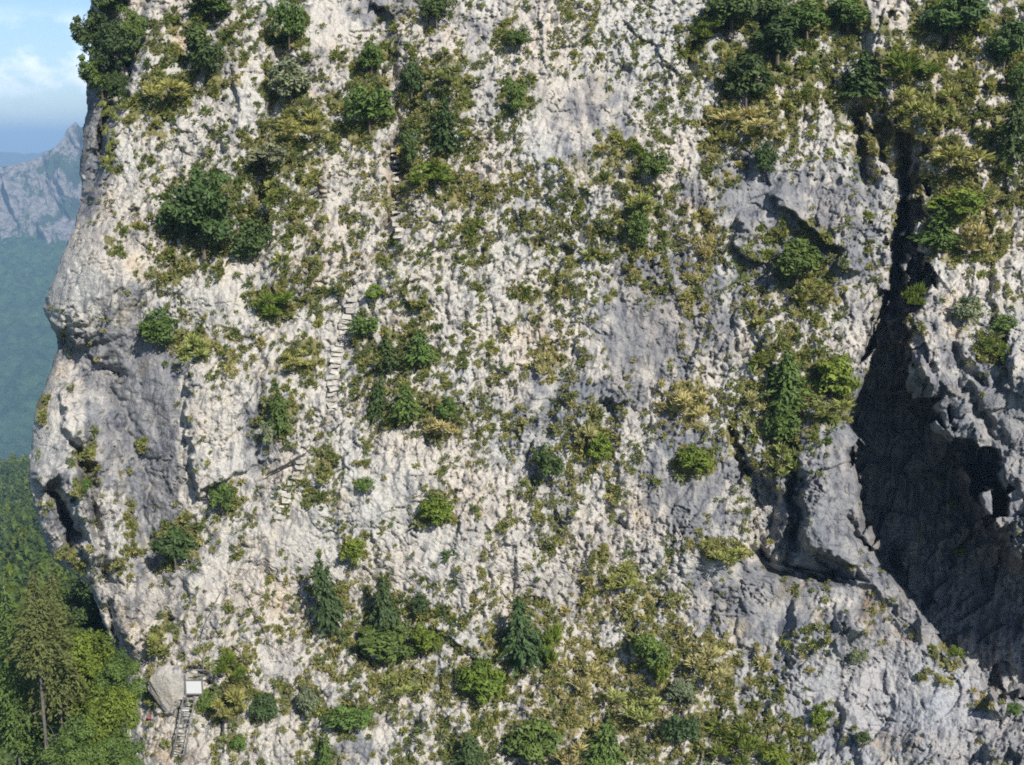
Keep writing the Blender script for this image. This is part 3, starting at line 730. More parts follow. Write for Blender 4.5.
# x, y, w, h, kind, colour, label
SHRUBS = [
 (205, 55, 46, 46, 'bush', 'dark', 'dark rounded shrub on the upper left ledge, right of the tree-covered edge'),
 (216, 8, 46, 26, 'bush', 'green', 'dark green shrub cut by the top edge above the upper left ledge'),
 (170, 92, 44, 28, 'grass', 'olive', 'wide yellow-olive grass clump below the overhanging corner trees'),
 (205, 218, 74, 76, 'tree', 'dark', 'big dark leafy tree alone on the pale left slope, largest in that area'),
 (256, 243, 38, 42, 'bush', 'dark', 'dark round shrub close to the right of the big leafy tree'),
 (290, 25, 30, 46, 'bush', 'green', 'tall green shrub in the upper left gully, nearest the top edge'),
 (292, 84, 44, 36, 'bush', 'sage', 'grey-green shrub in the upper left gully below the tall one'),
 (300, 128, 46, 30, 'grass', 'olive', 'olive grass clump at the foot of the upper left gully'),
 (268, 158, 44, 26, 'bush', 'sage', 'low sage shrub on the grassy shelf above the big leafy tree'),
 (160, 332, 40, 38, 'bush', 'green', 'bright-topped round green shrub on the shelf right of the rock nose'),
 (193, 348, 34, 30, 'grass', 'olive', 'olive grass clump beside the round green shrub near the rock nose'),
 (87, 486, 12, 14, 'bush', 'green', 'tiny green shrub on the lower left rib under the nose'),
 (177, 546, 42, 42, 'bush', 'dark', 'dark round shrub at the bottom of the grey runnel on the left'),
 (223, 498, 25, 32, 'bush', 'green', 'green shrub under the smooth pale slab with the dark crack'),
 (274, 302, 36, 34, 'grass', 'lime', 'yellow-green clump on the bare slab left of the carved steps'),
 (282, 412, 28, 40, 'fir', 'green', 'small upright conifer left of the lower rough steps'),
 (270, 437, 16, 30, 'bush', 'sage', 'narrow grey-green shrub hanging below the small upright conifer'),
 (297, 360, 30, 22, 'grass', 'olive', 'olive clump at the left edge of the carved steps'),
 (372, 60, 24, 30, 'bush', 'green', 'round green shrub by the soil gully near the top, left bank'),
 (370, 110, 46, 44, 'bush', 'green', 'broad green shrub left of the soil gully, below the round one'),
 (412, 82, 24, 32, 'bush', 'dark', 'small dark shrub on the right bank of the soil gully'),
 (437, 12, 30, 32, 'bush', 'dark', 'dark shrub at the top edge, right of the soil gully'),
 (446, 130, 36, 48, 'fir', 'dark', 'dark conifer right of the soil gully'),
 (410, 152, 22, 38, 'bush', 'dark', 'dark narrow shrub in the shaded bend of the soil gully'),
 (446, 78, 28, 30, 'grass', 'olive', 'olive clump above the dark conifer by the soil gully'),
 (428, 172, 46, 26, 'grass', 'lime', 'yellow-green grass clump below the dark conifer by the gully'),
 (520, 40, 22, 24, 'bush', 'green', 'green shrub near the top, left of the large bare pale slab'),
 (517, 102, 24, 34, 'bush', 'green', 'olive-green shrub left of the bare pale slab, lower one'),
 (375, 294, 18, 18, 'bush', 'lime', 'bright lime shrub just right of the top carved step'),
 (364, 327, 28, 24, 'bush', 'green', 'green shrub right of the carved steps, halfway up'),
 (388, 356, 32, 32, 'fir', 'dark', 'dark conifer in the clump right of the carved steps'),
 (421, 350, 32, 32, 'fir', 'green', 'green conifer at the right end of the clump by the steps'),
 (376, 401, 24, 40, 'fir', 'dark', 'narrow conifer below the clump by the steps, left of a pair'),
 (408, 406, 32, 34, 'fir', 'green', 'wider conifer of the pair below the clump by the steps'),
 (446, 412, 22, 24, 'bush', 'green', 'small round green shrub amid dry grass, right of the conifer pair'),
 (444, 424, 38, 22, 'grass', 'straw', 'dry straw clump around the small shrub right of the conifer pair'),
 (549, 464, 32, 38, 'bush', 'dark', 'dark globe-shaped shrub alone at the very centre of the face'),
 (601, 450, 26, 32, 'bush', 'lime', 'lime shrub on dry grass right of the globe-shaped shrub'),
 (586, 438, 24, 34, 'grass', 'straw', 'dry yellow clump beside the lime shrub in the centre'),
 (440, 510, 36, 26, 'bush', 'lime', 'yellow-green shrub left of and below the globe-shaped shrub'),
 (366, 486, 16, 18, 'bush', 'green', 'small solitary green shrub left of centre on speckled rock'),
 (354, 551, 26, 30, 'bush', 'lime', 'light green shrub at the top of the tall lower left conifer'),
 (331, 597, 38, 74, 'fir', 'blue', 'tall dark conifer left of the lower middle shrubs'),
 (388, 606, 34, 54, 'fir', 'blue', 'pointed blue-green conifer rising behind the spreading green shrub'),
 (380, 642, 58, 30, 'bush', 'green', 'low spreading green shrub in front of the pointed conifer'),
 (426, 637, 30, 30, 'bush', 'lime', 'bright lime shrub right of the pointed conifer'),
 (421, 605, 20, 22, 'bush', 'blue', 'small blue-green shrub above the bright lime shrub'),
 (296, 608, 12, 16, 'bush', 'sage', 'small sage shrub left of the tall lower left conifer'),
 (524, 634, 46, 70, 'fir', 'blue', 'broad dark conifer at lower centre, the widest cone on the face'),
 (486, 680, 48, 40, 'bush', 'lime', 'yellow lime shrub left of the broad lower centre conifer'),
 (461, 679, 20, 24, 'bush', 'dark', 'small dark shrub touching the yellow lime shrub'),
 (650, 650, 38, 38, 'bush', 'green', 'loose green shrub right of the broad conifer'),
 (660, 672, 20, 26, 'bush', 'lime', 'lime shrub hanging below the loose green shrub'),
 (680, 690, 30, 20, 'bush', 'sage', 'sage shrub between the loose green shrub and the bottom slope'),
 (680, 727, 34, 36, 'bush', 'blue', 'dark rounded shrub on the grassy bottom slope'),
 (601, 746, 42, 48, 'fir', 'green', 'green conifer at the bottom edge, lower centre right'),
 (532, 742, 52, 46, 'bush', 'green', 'leafy green shrub at the bottom edge, lower centre'),
 (472, 750, 34, 32, 'fir', 'blue', 'dark conifer at the bottom edge left of the leafy shrub'),
 (350, 716, 42, 28, 'bush', 'green', 'flat green shrub on bare rock at the lower left'),
 (311, 702, 22, 30, 'bush', 'sage', 'grey-green upright shrub left of the flat green shrub'),
 (264, 708, 30, 26, 'bush', 'blue', 'dark shrub amid grass right of the notice board'),
 (230, 668, 32, 30, 'grass', 'lime', 'yellow-green clump above right of the notice board'),
 (232, 702, 30, 46, 'grass', 'olive', 'tall olive clump right of the metal ladder'),
 (325, 752, 20, 36, 'fir', 'green', 'slim conifer at the bottom edge, lower left'),
 (240, 742, 18, 16, 'bush', 'green', 'small green shrub at the bottom right of the ladder'),
 (206, 702, 18, 26, 'bush', 'green', 'green shrub touching the right side of the notice board'),
 (160, 640, 20, 30, 'grass', 'olive', 'olive clump above the boulder by the notice board'),
 (730, 14, 58, 44, 'bush', 'dark', 'dark shrub at the top edge, left end of the upper right thicket'),
 (776, 42, 60, 44, 'bush', 'dark', 'wide dark shrub in the middle of the upper right thicket'),
 (806, 22, 46, 34, 'bush', 'green', 'green shrub at the top edge of the upper right thicket'),
 (846, 16, 44, 28, 'bush', 'green', 'rounded green shrub at the right end of the upper right thicket'),
 (706, 30, 24, 26, 'grass', 'lime', 'yellow-green clump at the left foot of the upper right thicket'),
 (745, 84, 52, 48, 'bush', 'dark', 'dark shrub above the dry grass shelf at the upper right'),
 (742, 122, 60, 26, 'grass', 'straw', 'dry golden grass clump below the dark shrub at the upper right'),
 (764, 162, 26, 32, 'bush', 'dark', 'small dark shrub below the dry golden grass clump'),
 (772, 10, 34, 28, 'bush', 'dark', 'dark shrub cut by the top edge amid the upper right thicket'),
 (858, 80, 46, 40, 'fir', 'dark', 'dark layered conifer leaning over the top of the shaded cleft'),
 (656, 168, 28, 30, 'bush', 'green', 'green shrub amid grass on the upper face, left of the grey wall'),
 (642, 150, 24, 20, 'grass', 'lime', 'lime clump just above the green shrub on the upper face'),
 (948, 22, 62, 50, 'bush', 'dark', 'dark twiggy shrub at the top edge above the golden meadow'),
 (908, 72, 50, 40, 'grass', 'lime', 'yellow-green grass clump in the golden meadow, upper one'),
 (922, 104, 52, 40, 'grass', 'olive', 'olive grass clump in the golden meadow, lower one'),
 (1002, 48, 40, 46, 'bush', 'dark', 'dark shrub near the top right corner'),
 (1010, 132, 42, 58, 'fir', 'dark', 'dark conifer at the right edge beside the golden meadow'),
 (1018, 84, 26, 34, 'bush', 'green', 'green shrub at the right edge between two dark ones'),
 (936, 232, 52, 36, 'fir', 'green', 'layered green conifer leaning over the shaded ravine'),
 (950, 206, 60, 32, 'bush', 'lime', 'lime shrub above the conifer that leans over the ravine'),
 (975, 238, 34, 40, 'grass', 'straw', 'golden clump right of the conifer that leans over the ravine'),
 (958, 160, 60, 34, 'grass', 'olive', 'olive clump on the shelf above the ravine, right of the split rock'),
 (796, 262, 50, 40, 'bush', 'green', 'green shrub on broken grey rock left of the ravine, upper one'),
 (812, 292, 36, 34, 'grass', 'olive', 'olive clump under the green shrub on broken grey rock'),
 (786, 384, 46, 56, 'fir', 'green', 'bright layered conifer in the thicket left of the ravine'),
 (829, 380, 44, 46, 'bush', 'lime', 'bright green shrub on the edge of the dark ravine'),
 (778, 428, 36, 42, 'bush', 'green', 'green shrub at the foot of the thicket left of the ravine'),
 (826, 404, 44, 24, 'grass', 'olive', 'olive clump topping the grey rock column'),
 (782, 458, 30, 36, 'grass', 'olive', 'olive clump hanging in the gap left of the grey column'),
 (758, 400, 26, 30, 'grass', 'straw', 'dry clump left of the bright layered conifer'),
 (695, 460, 34, 26, 'bush', 'lime', 'lime shrub above the smooth grey slab'),
 (690, 402, 40, 34, 'grass', 'straw', 'big dry straw clump above the lime shrub and grey slab'),
 (726, 548, 42, 18, 'grass', 'olive', 'wide flat olive clump left of the shaded gap'),
 (911, 300, 24, 36, 'grass', 'lime', 'yellow clump on the lip of the ravine'),
 (965, 312, 28, 26, 'bush', 'sage', 'pale sage shrub on the lit rock right of the ravine'),
 (1002, 326, 24, 20, 'bush', 'green', 'small dark green shrub on the lit rock near the right edge'),
 (992, 346, 26, 20, 'grass', 'lime', 'lime clump below the small shrub near the right edge'),
 (702, 246, 18, 34, 'grass', 'straw', 'upright rusty dry clump on the grey upper wall'),
 (636, 234, 26, 36, 'bush', 'green', 'upright green shrub on the speckled upper face'),
 (640, 206, 30, 30, 'grass', 'olive', 'olive clump above the upright shrub on the speckled face'),
 (940, 478, 14, 9, 'bush', 'lime', 'small bright shrub in the dark recess, topmost of three'),
 (951, 503, 10, 8, 'bush', 'lime', 'tiny bright shrub in the dark recess, middle of three'),
 (960, 551, 16, 10, 'bush', 'lime', 'small bright shrub in the dark recess, lowest of three'),
 (640, 700, 50, 32, 'grass', 'olive', 'olive clump on the bottom slope above the green conifer'),
 (730, 738, 54, 34, 'grass', 'lime', 'broad yellow-green clump on the bottom slope, right of the rounded shrub'),
 (776, 756, 34, 22, 'bush', 'lime', 'lime shrub at the bottom edge where the grass meets pale rock'),
 (818, 718, 16, 26, 'bush', 'lime', 'lone lime shrub on the pale ground at lower right'),
 (862, 738, 16, 12, 'bush', 'dark', 'small dark shrub on the grey ledges at lower right'),
 (946, 680, 18, 11, 'grass', 'olive', 'olive clump on the ledge under the dark recess'),
 (855, 656, 22, 14, 'bush', 'sage', 'sage shrub under the pale block at the foot of the column'),
 (954, 652, 18, 12, 'bush', 'lime', 'small green shrub beside the rock spike under the recess'),
 (1012, 708, 18, 12, 'bush', 'green', 'small green shrub beside the white spike at the right edge'),
 (574, 746, 40, 34, 'grass', 'straw', 'straw clump at the bottom edge between shrub and conifer'),
 (585, 672, 36, 40, 'grass', 'straw', 'dry straw clump right of the broad lower centre conifer'),
 (548, 640, 24, 56, 'grass', 'lime', 'yellow-green clump along the right side of the broad conifer'),
 (706, 664, 44, 30, 'grass', 'straw', 'dry golden clump on the lower slope left of pale ground'),
 (400, 680, 40, 20, 'grass', 'olive', 'olive clump below the spreading green shrub'),
 (620, 575, 34, 26, 'grass', 'olive', 'olive clump on speckled rock above the loose green shrub'),
 (545, 362, 18, 34, 'grass', 'straw', 'upright straw clump left of the big grey patch'),
]
for s in SHRUBS:
    plant(*s)

# ------------------------------------------------------------------ grass cushions
NV = 6
TV = [tuft_arrays(700 + k, 30 + 4 * k) for k in range(NV)]
cand = 120000
cx_ = RNG.uniform(20, 1110, cand); cy_ = RNG.uniform(-60, 830, cand)
keep = cx_ > ramp(edge_pts, cy_) + 6
dens = samp(vden, cx_, cy_) * (1 - samp(recmask, cx_, cy_)) * (1 - .9 * np.clip(samp(gg, cx_, cy_), 0, 1))
pitv = samp(pit, cx_, cy_)
prob = np.clip(dens, 0, 1) * .60 * (.35 + 1.1 * np.clip(pitv + .35, 0, 1))
for x, y, r in ((197, 681, 16), (182, 715, 14), (170, 686, 20), (149, 716, 7), (340, 350, 9), (287, 462, 14)):
    prob *= (np.hypot(cx_ - x, cy_ - y) > r)
stp = np.array([(352, 298), (340, 340), (333, 375), (328, 405)], float)
prob *= np.abs(cx_ - np.interp(cy_, stp[:, 1], stp[:, 0])) + 99 * ((cy_ < 296) | (cy_ > 408)) > 9
keep &= RNG.random(cand) < prob
cx_, cy_, dens = cx_[keep], cy_[keep], dens[keep]
n_t = len(cx_)
vv_ = samp(veg, cx_, cy_)
rad = np.exp(RNG.normal(math.log(.132), .36, n_t)) * (1 + .45 * vv_)
rad = np.clip(rad, .07, .62)
tn_ = np.clip(samp(tone, cx_, cy_) + RNG.normal(0, .24, n_t), 0, 1)
gq = RNG.random(n_t)
tcol = np.empty((n_t, 3))
pk = [np.array(PAL[k]) for k in ('green', 'olive', 'straw', 'sage')]
for i in range(n_t):
    t = tn_[i]
    c = pk[0] * (1 - t / .5) + pk[1] * (t / .5) if t < .5 else pk[1] * (1 - (t - .5) / .5) + pk[2] * ((t - .5) / .5)
    if gq[i] < .25: c = .4 * c + .6 * pk[3]
    tcol[i] = c * RNG.uniform(.8, 1.2)
dt_ = np.min([samp(DEP, cx_ + a, cy_ + b) for a, b in ((0, 0), (3, 0), (-3, 0), (0, 3), (0, -3))], 0)
base = world_pt(cx_, cy_, np.maximum(dt_, samp(DEP, cx_, cy_) - .3) - .02)
axis = unit(np.stack([RNG.normal(0, .25, n_t), np.full(n_t, -.75), RNG.uniform(.5, 1.1, n_t)], -1))
ax1 = unit(np.cross(axis, RNG.normal(size=(n_t, 3)))); ax2 = np.cross(axis, ax1)
order = np.argsort(-rad)
inframe = (cx_ > 5) & (cx_ < 1019) & (cy_ > 5) & (cy_ < 760)
big_ids = [i for i in order if inframe[i]][:290]
isbig = np.zeros(n_t, bool); isbig[big_ids] = True
vs, fs, ss, cs = [], [], [], []
off = 0
for k in range(NV):
    ids = np.where((np.arange(n_t) % NV == k) & ~isbig)[0]
    tv, tf, ts = TV[k]
    r = rad[ids][:, None, None]
    p = base[ids][:, None, :] + r * (tv[None, :, 0:1] * ax1[ids][:, None, :] + tv[None, :, 1:2] * ax2[ids][:, None, :] + tv[None, :, 2:3] * axis[ids][:, None, :])
    vs.append(p.reshape(-1, 3)); n = len(tv)
    fs.append((tf[None] + off + (np.arange(len(ids)) * n)[:, None, None]).reshape(-1, 4)); off += len(ids) * n
    ss.append(np.tile(ts, len(ids))); cs.append(np.repeat(tcol[ids], n, 0))
me = np_mesh('ground_cover', np.concatenate(vs), np.concatenate(fs), False, {'shade': np.concatenate(ss), 'Col': np.concatenate(cs)})
gc = link('ground_cover', me, None, M_TUFT); tag(gc, 'thousands of small grass cushions dotting the pale cliff', 'ground cover', None, 'stuff')

TUFTM = []
for k in range(NV):
    m_ = np_mesh('grass_tuft', TV[k][0], TV[k][1], False, {'shade': TV[k][2]}); m_.materials.append(M_TUFT_ONE); TUFTM.append(m_)


def zone(x, y):
    if x < 150: return 'on the overhanging rock nose at the far left' if y < 420 else 'on the lower left rib of the cliff' if y < 620 else 'on the ledges by the boulder and notice board'
    if x < 345:
        if y < 150: return 'on the upper left ledges and gully'
        if y < 290: return 'around the big leafy tree on the left'
        if y < 440: return 'on the slabs left of the carved steps'
        if y < 580: return 'around the rough lower steps'
        return 'on the lower left slope right of the notice board'
    if x < 520:
        if y < 210: return 'along the soil gully near the top'
        if y < 430: return 'around the conifers right of the carved steps'
        if y < 570: return 'on the speckled rock left of the globe-shaped shrub'
        return 'around the lower middle conifers'
    if x < 720:
        if y < 260: return 'on the upper middle face below the top edge'
        if y < 440: return 'around the grey patch right of centre'
        if y < 580: return 'around the globe-shaped shrub and smooth grey slab'
        return 'on the grassy bottom slope'
    if x < 870:
        if y < 190: return 'below the upper right thicket'
        if y < 480: return 'left of the dark ravine'
        return 'on the pale ground below the grey column'
    if y < 260: return 'in the golden meadow at the upper right'
    if y < 560: return 'on the sunlit buttress right of the ravine'
    return 'on the grey ledges under the dark recess'


for i in big_ids:
    o = link('grass_tuft', TUFTM[i % NV])
    Mx = Matrix(((ax1[i][0], ax2[i][0], axis[i][0], base[i][0]), (ax1[i][1], ax2[i][1], axis[i][1], base[i][1]), (ax1[i][2], ax2[i][2], axis[i][2], base[i][2]), (0, 0, 0, 1)))
    o.matrix_world = Mx @ Matrix.Scale(float(rad[i]), 4)
    o.color = (*[float(c) for c in tcol[i]], 1)
    tone_w = 'grey-green' if gq[i] < .25 else 'green' if tn_[i] < .32 else 'olive' if tn_[i] < .66 else 'straw yellow'
    zz = zone(cx_[i], cy_[i])
    tag(o, 'small ' + tone_w + ' grass tuft ' + zz, 'grass tuft', tone_w + ' grass tufts ' + zz)

# ------------------------------------------------------------------ trees at the cliff's upper left edge
for x, y, w, h, pal, lab in ((116, -6, 62, 70, 'dark', 'dark leafy tree at the top of the overhanging left edge, cut by the frame'),
                             (100, 40, 44, 48, 'dark', 'leafy tree leaning furthest left out over the valley'),
                             (124, 52, 42, 46, 'blue', 'dark leafy tree in the middle of the left edge thicket'),
                             (136, 34, 26, 44, 'green', 'narrow green tree against the lit rock of the left edge'),
                             (104, 78, 40, 46, 'green', 'lowest leafy tree of the left edge thicket'),
                             (120, 92, 22, 30, 'dark', 'dark ivy-like shrub filling the crevice below the left edge trees')):
    t = plant(x, y, w, h, 'tree', pal, lab, 'trees on the overhanging left edge')
for x, y, w, h, lab in ((112, 112, 22, 24, 'olive shrub at the foot of the crevice under the edge trees'), (110, 140, 12, 34, 'olive shrub strip low along the crevice edge')):
    plant(x, y, w, h, 'grass', 'olive', lab, name='shrub', cat='shrub')

# ------------------------------------------------------------------ big trees in the gully at the lower left
def tall_conifer(px, ytop, d, base_z, spread, bare_to, label, seed, pal):
    top = Vector(world_pt(px, ytop, d)); hgt = top.z - base_z
    root = empty('conifer_tree', (top.x, top.y, base_z)); tag(root, label, 'conifer tree', 'tall conifers in the lower left gully')
    r = random.Random(seed)
    m = MB(); m.tube([(r.uniform(-.06, .06), r.uniform(-.06, .06), hgt * k / 8) for k in range(9)], [(.19 if seed == 81 else .13) * (1 - .85 * k / 8) for k in range(9)], 8)
    m.build('trunk', M_DEAD, root, True)
    z0 = hgt * bare_to
    cm = crown_conifer(seed, 20, .058, .42, .03, (spread, spread, hgt - z0), 2.2)
    cm.materials.append(M_LEAF)
    c = link('crown', cm, root)
    c.location = (0, 0, z0); c.color = (*PAL[pal], 1)
    for k in range(8):
        b = MB(); z = z0 + r.uniform(-4.5, 1.2); a = r.uniform(0, 6.28); L = r.uniform(.4, 1.1)
        p0 = Vector((math.cos(a) * .2, math.sin(a) * .2, z)); dr = Vector((math.cos(a), math.sin(a), -.5))
        b.tube([p0, p0 + dr * L * .5 + Vector((0, 0, .12)), p0 + dr * L], [.02, .013, .005], 4)
        b.build('dead_branch', M_DEAD, root, True)
    return root


tall_conifer(33, 570, 49, -44, 3.4, .845, 'tall conifer with a bare grey trunk and dead side branches', 81, 'pine')
tall_conifer(50, 566, 51.5, -45, 3.0, .77, 'slimmer conifer just right of the one with a bare grey trunk', 82, 'pine')
tall_conifer(4, 578, 52.5, -46, 3.2, .70, 'conifer at the left edge of the lower left gully', 83, 'green')
BT = [crown_broad(91, 40, 260, .072, 1.0, .3, (3.4, 3.4, 5.2), (.07, .15)), crown_broad(92, 40, 260, .072, 1.0, .3, (3.4, 3.4, 5.2), (.07, .15))]
for m_ in BT: m_.materials.append(M_LEAF)
for k, (x, yt, d, w, hgt, pal, lab) in enumerate(((86, 630, 53.0, 3.0, 7.5, 'lime', 'bright leafy tree under the cliff edge, top one of the gully'),
                                                  (117, 654, 52.0, 2.0, 7.0, 'green', 'leafy tree brushing the pale rock at lower left'),
                                                  (104, 692, 50.0, 2.7, 8.5, 'lime', 'large leafy tree low in the gully, below the bright one'),
                                                  (74, 726, 48.5, 2.3, 7.0, 'green', 'leafy tree at the bottom edge beside the trunks'),
                                                  (118, 738, 49.0, 2.2, 6.0, 'green', 'leafy tree at the bottom edge below the red marker'),
                                                  (84, 588, 64.0, 3.4, 9.0, 'dark', 'dark tree in the cliff shadow behind the gully trees'),
                                                  (12, 650, 58.0, 4.4, 9.0, 'dark', 'dark leafy tree behind the bare trunks at the left edge'),
                                                  (48, 668, 60.0, 4.2, 9.0, 'dark', 'dark leafy tree in the gap between trunks and bright trees'))):
    top = Vector(world_pt(x, yt, d)); bz = -46.0
    root = empty('broadleaf_tree', (top.x, top.y, bz)); tag(root, lab, 'tree', 'leafy trees in the lower left gully')
    c = link('crown', BT[k % 2], root); sc = w / 3.2; c.scale = (sc, sc, sc); c.location = (0, 0, top.z - bz - 5.2 * .93 * sc)
    c.rotation_euler = (0, 0, k * 1.3); c.color = (*PAL[pal], 1)
    m = MB(); m.tube([(0, 0, 0), (.1, 0, (top.z - bz) * .5), (0, 0, (top.z - bz) * .85)], [.22, .16, .05], 7)
    m.build('trunk', M_BARK, root, True)

# ------------------------------------------------------------------ boulder, board, ladder, steps, marker, branch
def rough_ball(name, sx, sy, sz, seed, mat, col=(.44, .42, .39)):
    import bmesh
    bm = bmesh.new(); bmesh.ops.create_icosphere(bm, subdivisions=5, radius=1)
    v = np.array([p.co for p in bm.verts]); bm.free
    f = np.array([[p.index for p in fc.verts] for fc in bm.faces])
    n = 0
    for ax in range(9):
        dr = unit(np.random.default_rng(seed + ax).normal(size=3)); lim = .58 + .1 * (ax % 3)
        pr = v @ dr; v = v - np.maximum(pr - lim, 0)[:, None] * dr
    n = fbm(v[:, 0] * 2 + v[:, 2], v[:, 1] * 2 - v[:, 2] * 1.7, 4, seed)
    v = v * (1 + .09 * n)[:, None] * np.array([sx, sy, sz])
    c = np.tile(np.array(col), (len(v), 1))
    return np_mesh(name, v, f, True, {'Col': c, 'veg': np.zeros(len(v)), 'grass': c})


p, d = on_rock(169, 686, 6)
bo = link('boulder', rough_ball('boulder', .90, .7, 1.22, 5, M_ROCK, (.43, .405, .365)), None, M_ROCK)
bo.location = p + Vector((0, -.25, 0)); bo.rotation_euler = (.1, .25, .3)
tag(bo, 'big smooth pale boulder left of the white notice board', 'boulder')

p, d = on_rock(197, 683, 6); m_px = d / F
nb_ = empty('notice_board', p + Vector((0, -.55, 0))); tag(nb_, 'white notice board on a grey steel frame above the ladder', 'notice board')
pw, ph = 15 * m_px, 13 * m_px
MB().box((0, 0, .05), (pw, .03, ph)).build('panel', M_WHITE, nb_)
for s in (-1, 1):
    MB().box((s * (pw / 2 + .04), 0, -.35), (.06, .06, 2.0)).build('post', M_METAL, nb_)
MB().box((0, -.002, .05 + ph / 2 + .04), (pw + .02, .05, .05)).build('crossbar', M_METAL, nb_)
MB().box((0, -.002, .05 - ph / 2 - .04), (pw + .02, .05, .05)).build('crossbar', M_METAL, nb_)
MB().tube([(-pw / 2, .25, .95), (-.1, -.02, .72), (pw / 2 + .1, .1, .62), (pw / 2 + .35, .3, .35)], .035, 6).build('handrail', M_METAL, nb_, True)
MB().tube([(-pw / 2 - .1, .2, .7), (0, .1, .86), (pw / 2 + .2, .3, .75)], .03, 6).build('handrail', M_METAL, nb_, True)
MB().box((-.42, -.05, -1.12), (.32, .03, .36)).build('plate', M_WHITE, nb_)

pa, _ = on_rock(192, 692, 6); pb, _ = on_rock(181, 752, 6)
pa = pa + Vector((0, -.45, 0)); pb = pb + Vector((0, -.45, 0))
la = empty('metal_ladder', pb); tag(la, 'steep grey metal ladder running down below the notice board', 'ladder')
dv = pa - pb; sd = Vector((1, 0, 0)) * .26
for s in (-1, 1):
    MB().tube([sd * s, sd * s + dv], .035, 6).build('rail', M_METAL, la, True)
for k in range(12):
    q_ = dv * ((k + .5) / 12)
    MB().tube([q_ - sd, q_ + sd], .025, 5).build('rung', M_METAL, la, True)
ca_ = MB()
pts = [on_rock(x, y, 3)[0] + Vector((0, -.15, 0)) for x, y in ((204, 668), (205, 650), (202, 636), (206, 622), (214, 606), (222, 590))]
ca_.tube(pts, .022, 5)
tag(ca_.build('steel_cable', M_METAL, None, True), 'thin steel cable climbing the rock above the notice board', 'cable')

p, d = on_rock(149, 716, 4)
rm = MB().tube([p + Vector((.03, -.05, 0)), p + Vector((.05, -.20, .02))], [.075, .06], 12).build('trail_marker', M_RED)
tag(rm, 'small round red trail marker on the rock left of the ladder', 'trail marker')

M_STEP = simple('step_stone', (.41, .38, .33), .9, 0, .22, 6, .03)


def steps(pts, n, wid, label, seed):
    r = random.Random(seed); poly = np.array(pts, float)
    L = np.concatenate([[0], np.cumsum(np.hypot(*np.diff(poly, axis=0).T))])
    p0, _ = on_rock(*pts[-1])
    root = empty('stone_staircase', p0); tag(root, label, 'staircase')
    for k in range(n):
        t = L[-1] * k / (n - 1)
        x = np.interp(t, L, poly[:, 0]) + r.uniform(-1, 1); y = np.interp(t, L, poly[:, 1])
        p, d = on_rock(x, y, 2)
        R = Matrix.Rotation(r.uniform(-.3, .3), 3, 'Z') @ Matrix.Rotation(r.uniform(-.16, .16), 3, 'Y')
        MB().box(p - p0 + Vector((0, .22, 0)), (wid * r.uniform(.7, 1.2), .62, .15 * r.uniform(.6, 1.4)), R, .06).build('step', M_STEP, root)


steps([(352, 300), (347, 318), (341, 336), (337, 352), (334, 372), (332, 392), (330, 406)], 20, .48, 'flight of carved pale stone steps up the bare slab', 3)
steps([(302, 462), (296, 475), (290, 488), (286, 502), (278, 516)], 11, .42, 'short rough stone steps below the dark fallen branch', 4)
steps([(399, 236), (396, 214), (398, 192), (395, 168), (396, 150)], 16, .38, 'rough steps of rubble climbing the soil gully near the top', 9)
pts = [on_rock(x, y, 3)[0] + Vector((0, -.12, 0)) for x, y in ((266, 475), (276, 469), (287, 464), (297, 457), (307, 452))]
br = MB(); br.tube(pts, [.02, .04, .055, .04, .02], 7)
tag(br.build('fallen_branch', M_DARKWOOD, None, True), 'dark fallen branch lying aslant across the pale rock by the rough steps', 'branch')

# ------------------------------------------------------------------ valley, far mountains
def terrain_z(X, Y):
    z = np.interp(Y, [-400, 40, 75, 200, 500, 900, 1250, 1500, 2000, 2300, 3200, 9000, 16000], [-60, -46, -50, -86, -138, -330, -405, -385, -165, -120, -170, -220, -260])
    z = z + 14 * fbm(X / 260., Y / 260., 4, 801) * sst(150, 900, Y) + 26 * fbm(X / 700., Y / 700., 3, 811) * sst(900, 1500, Y)
    return z


ys = np.concatenate([np.linspace(-400, 60, 12), np.linspace(66, 600, 150), np.linspace(606, 1300, 70), np.linspace(1306, 2500, 260), np.geomspace(2520, 16000, 60)])
xs = np.concatenate([-np.geomspace(16000, 1450, 24), np.linspace(-1440, -20, 260), np.linspace(0, 1400, 20), np.geomspace(1500, 16000, 20)])
Xg, Yg = np.meshgrid(xs, ys)
Zg = terrain_z(Xg, Yg)
canopy = np.clip(1.2 - worley(Xg / 13., Yg / 13., 821)[0] * 1.1, 0, 1) * sst(600, 900, Yg)
Zg = Zg + 15 * canopy
idx = np.arange(Xg.size).reshape(Xg.shape)
quads = np.stack([idx[:-1, :-1], idx[:-1, 1:], idx[1:, 1:], idx[1:, :-1]], -1).reshape(-1, 4)
gN = Nodes('wooded_ground')
geo = gN.n('ShaderNodeTexCoord').outputs['Object']
f1 = gN.noise(.02, 6, geo, .6); f2 = gN.noise(.07, 7, geo, .75)
c = gN.mix(gN.ramp(f1, .38, .62), (.030, .066, .026), (.052, .098, .034))
c = gN.mix(gN.ramp(f2, .4, .65), c, (.25, .34, .34), 'MULTIPLY')
rocky = gN.noise(.011, 6, geo, .62)
c = gN.mix(gN.ramp(rocky, .66, .70), c, (.32, .30, .27))
gN.l(c, gN.b.inputs['Base Color']); gN.b.inputs['Roughness'].default_value = 1; gN.b.inputs['Specular IOR Level'].default_value = .1
te = link('ground', np_mesh('ground', np.stack([Xg, Yg, Zg], -1).reshape(-1, 3), quads, True), None, gN.m); tag(te, 'wooded valley floor and far slope', None, None, 'structure')


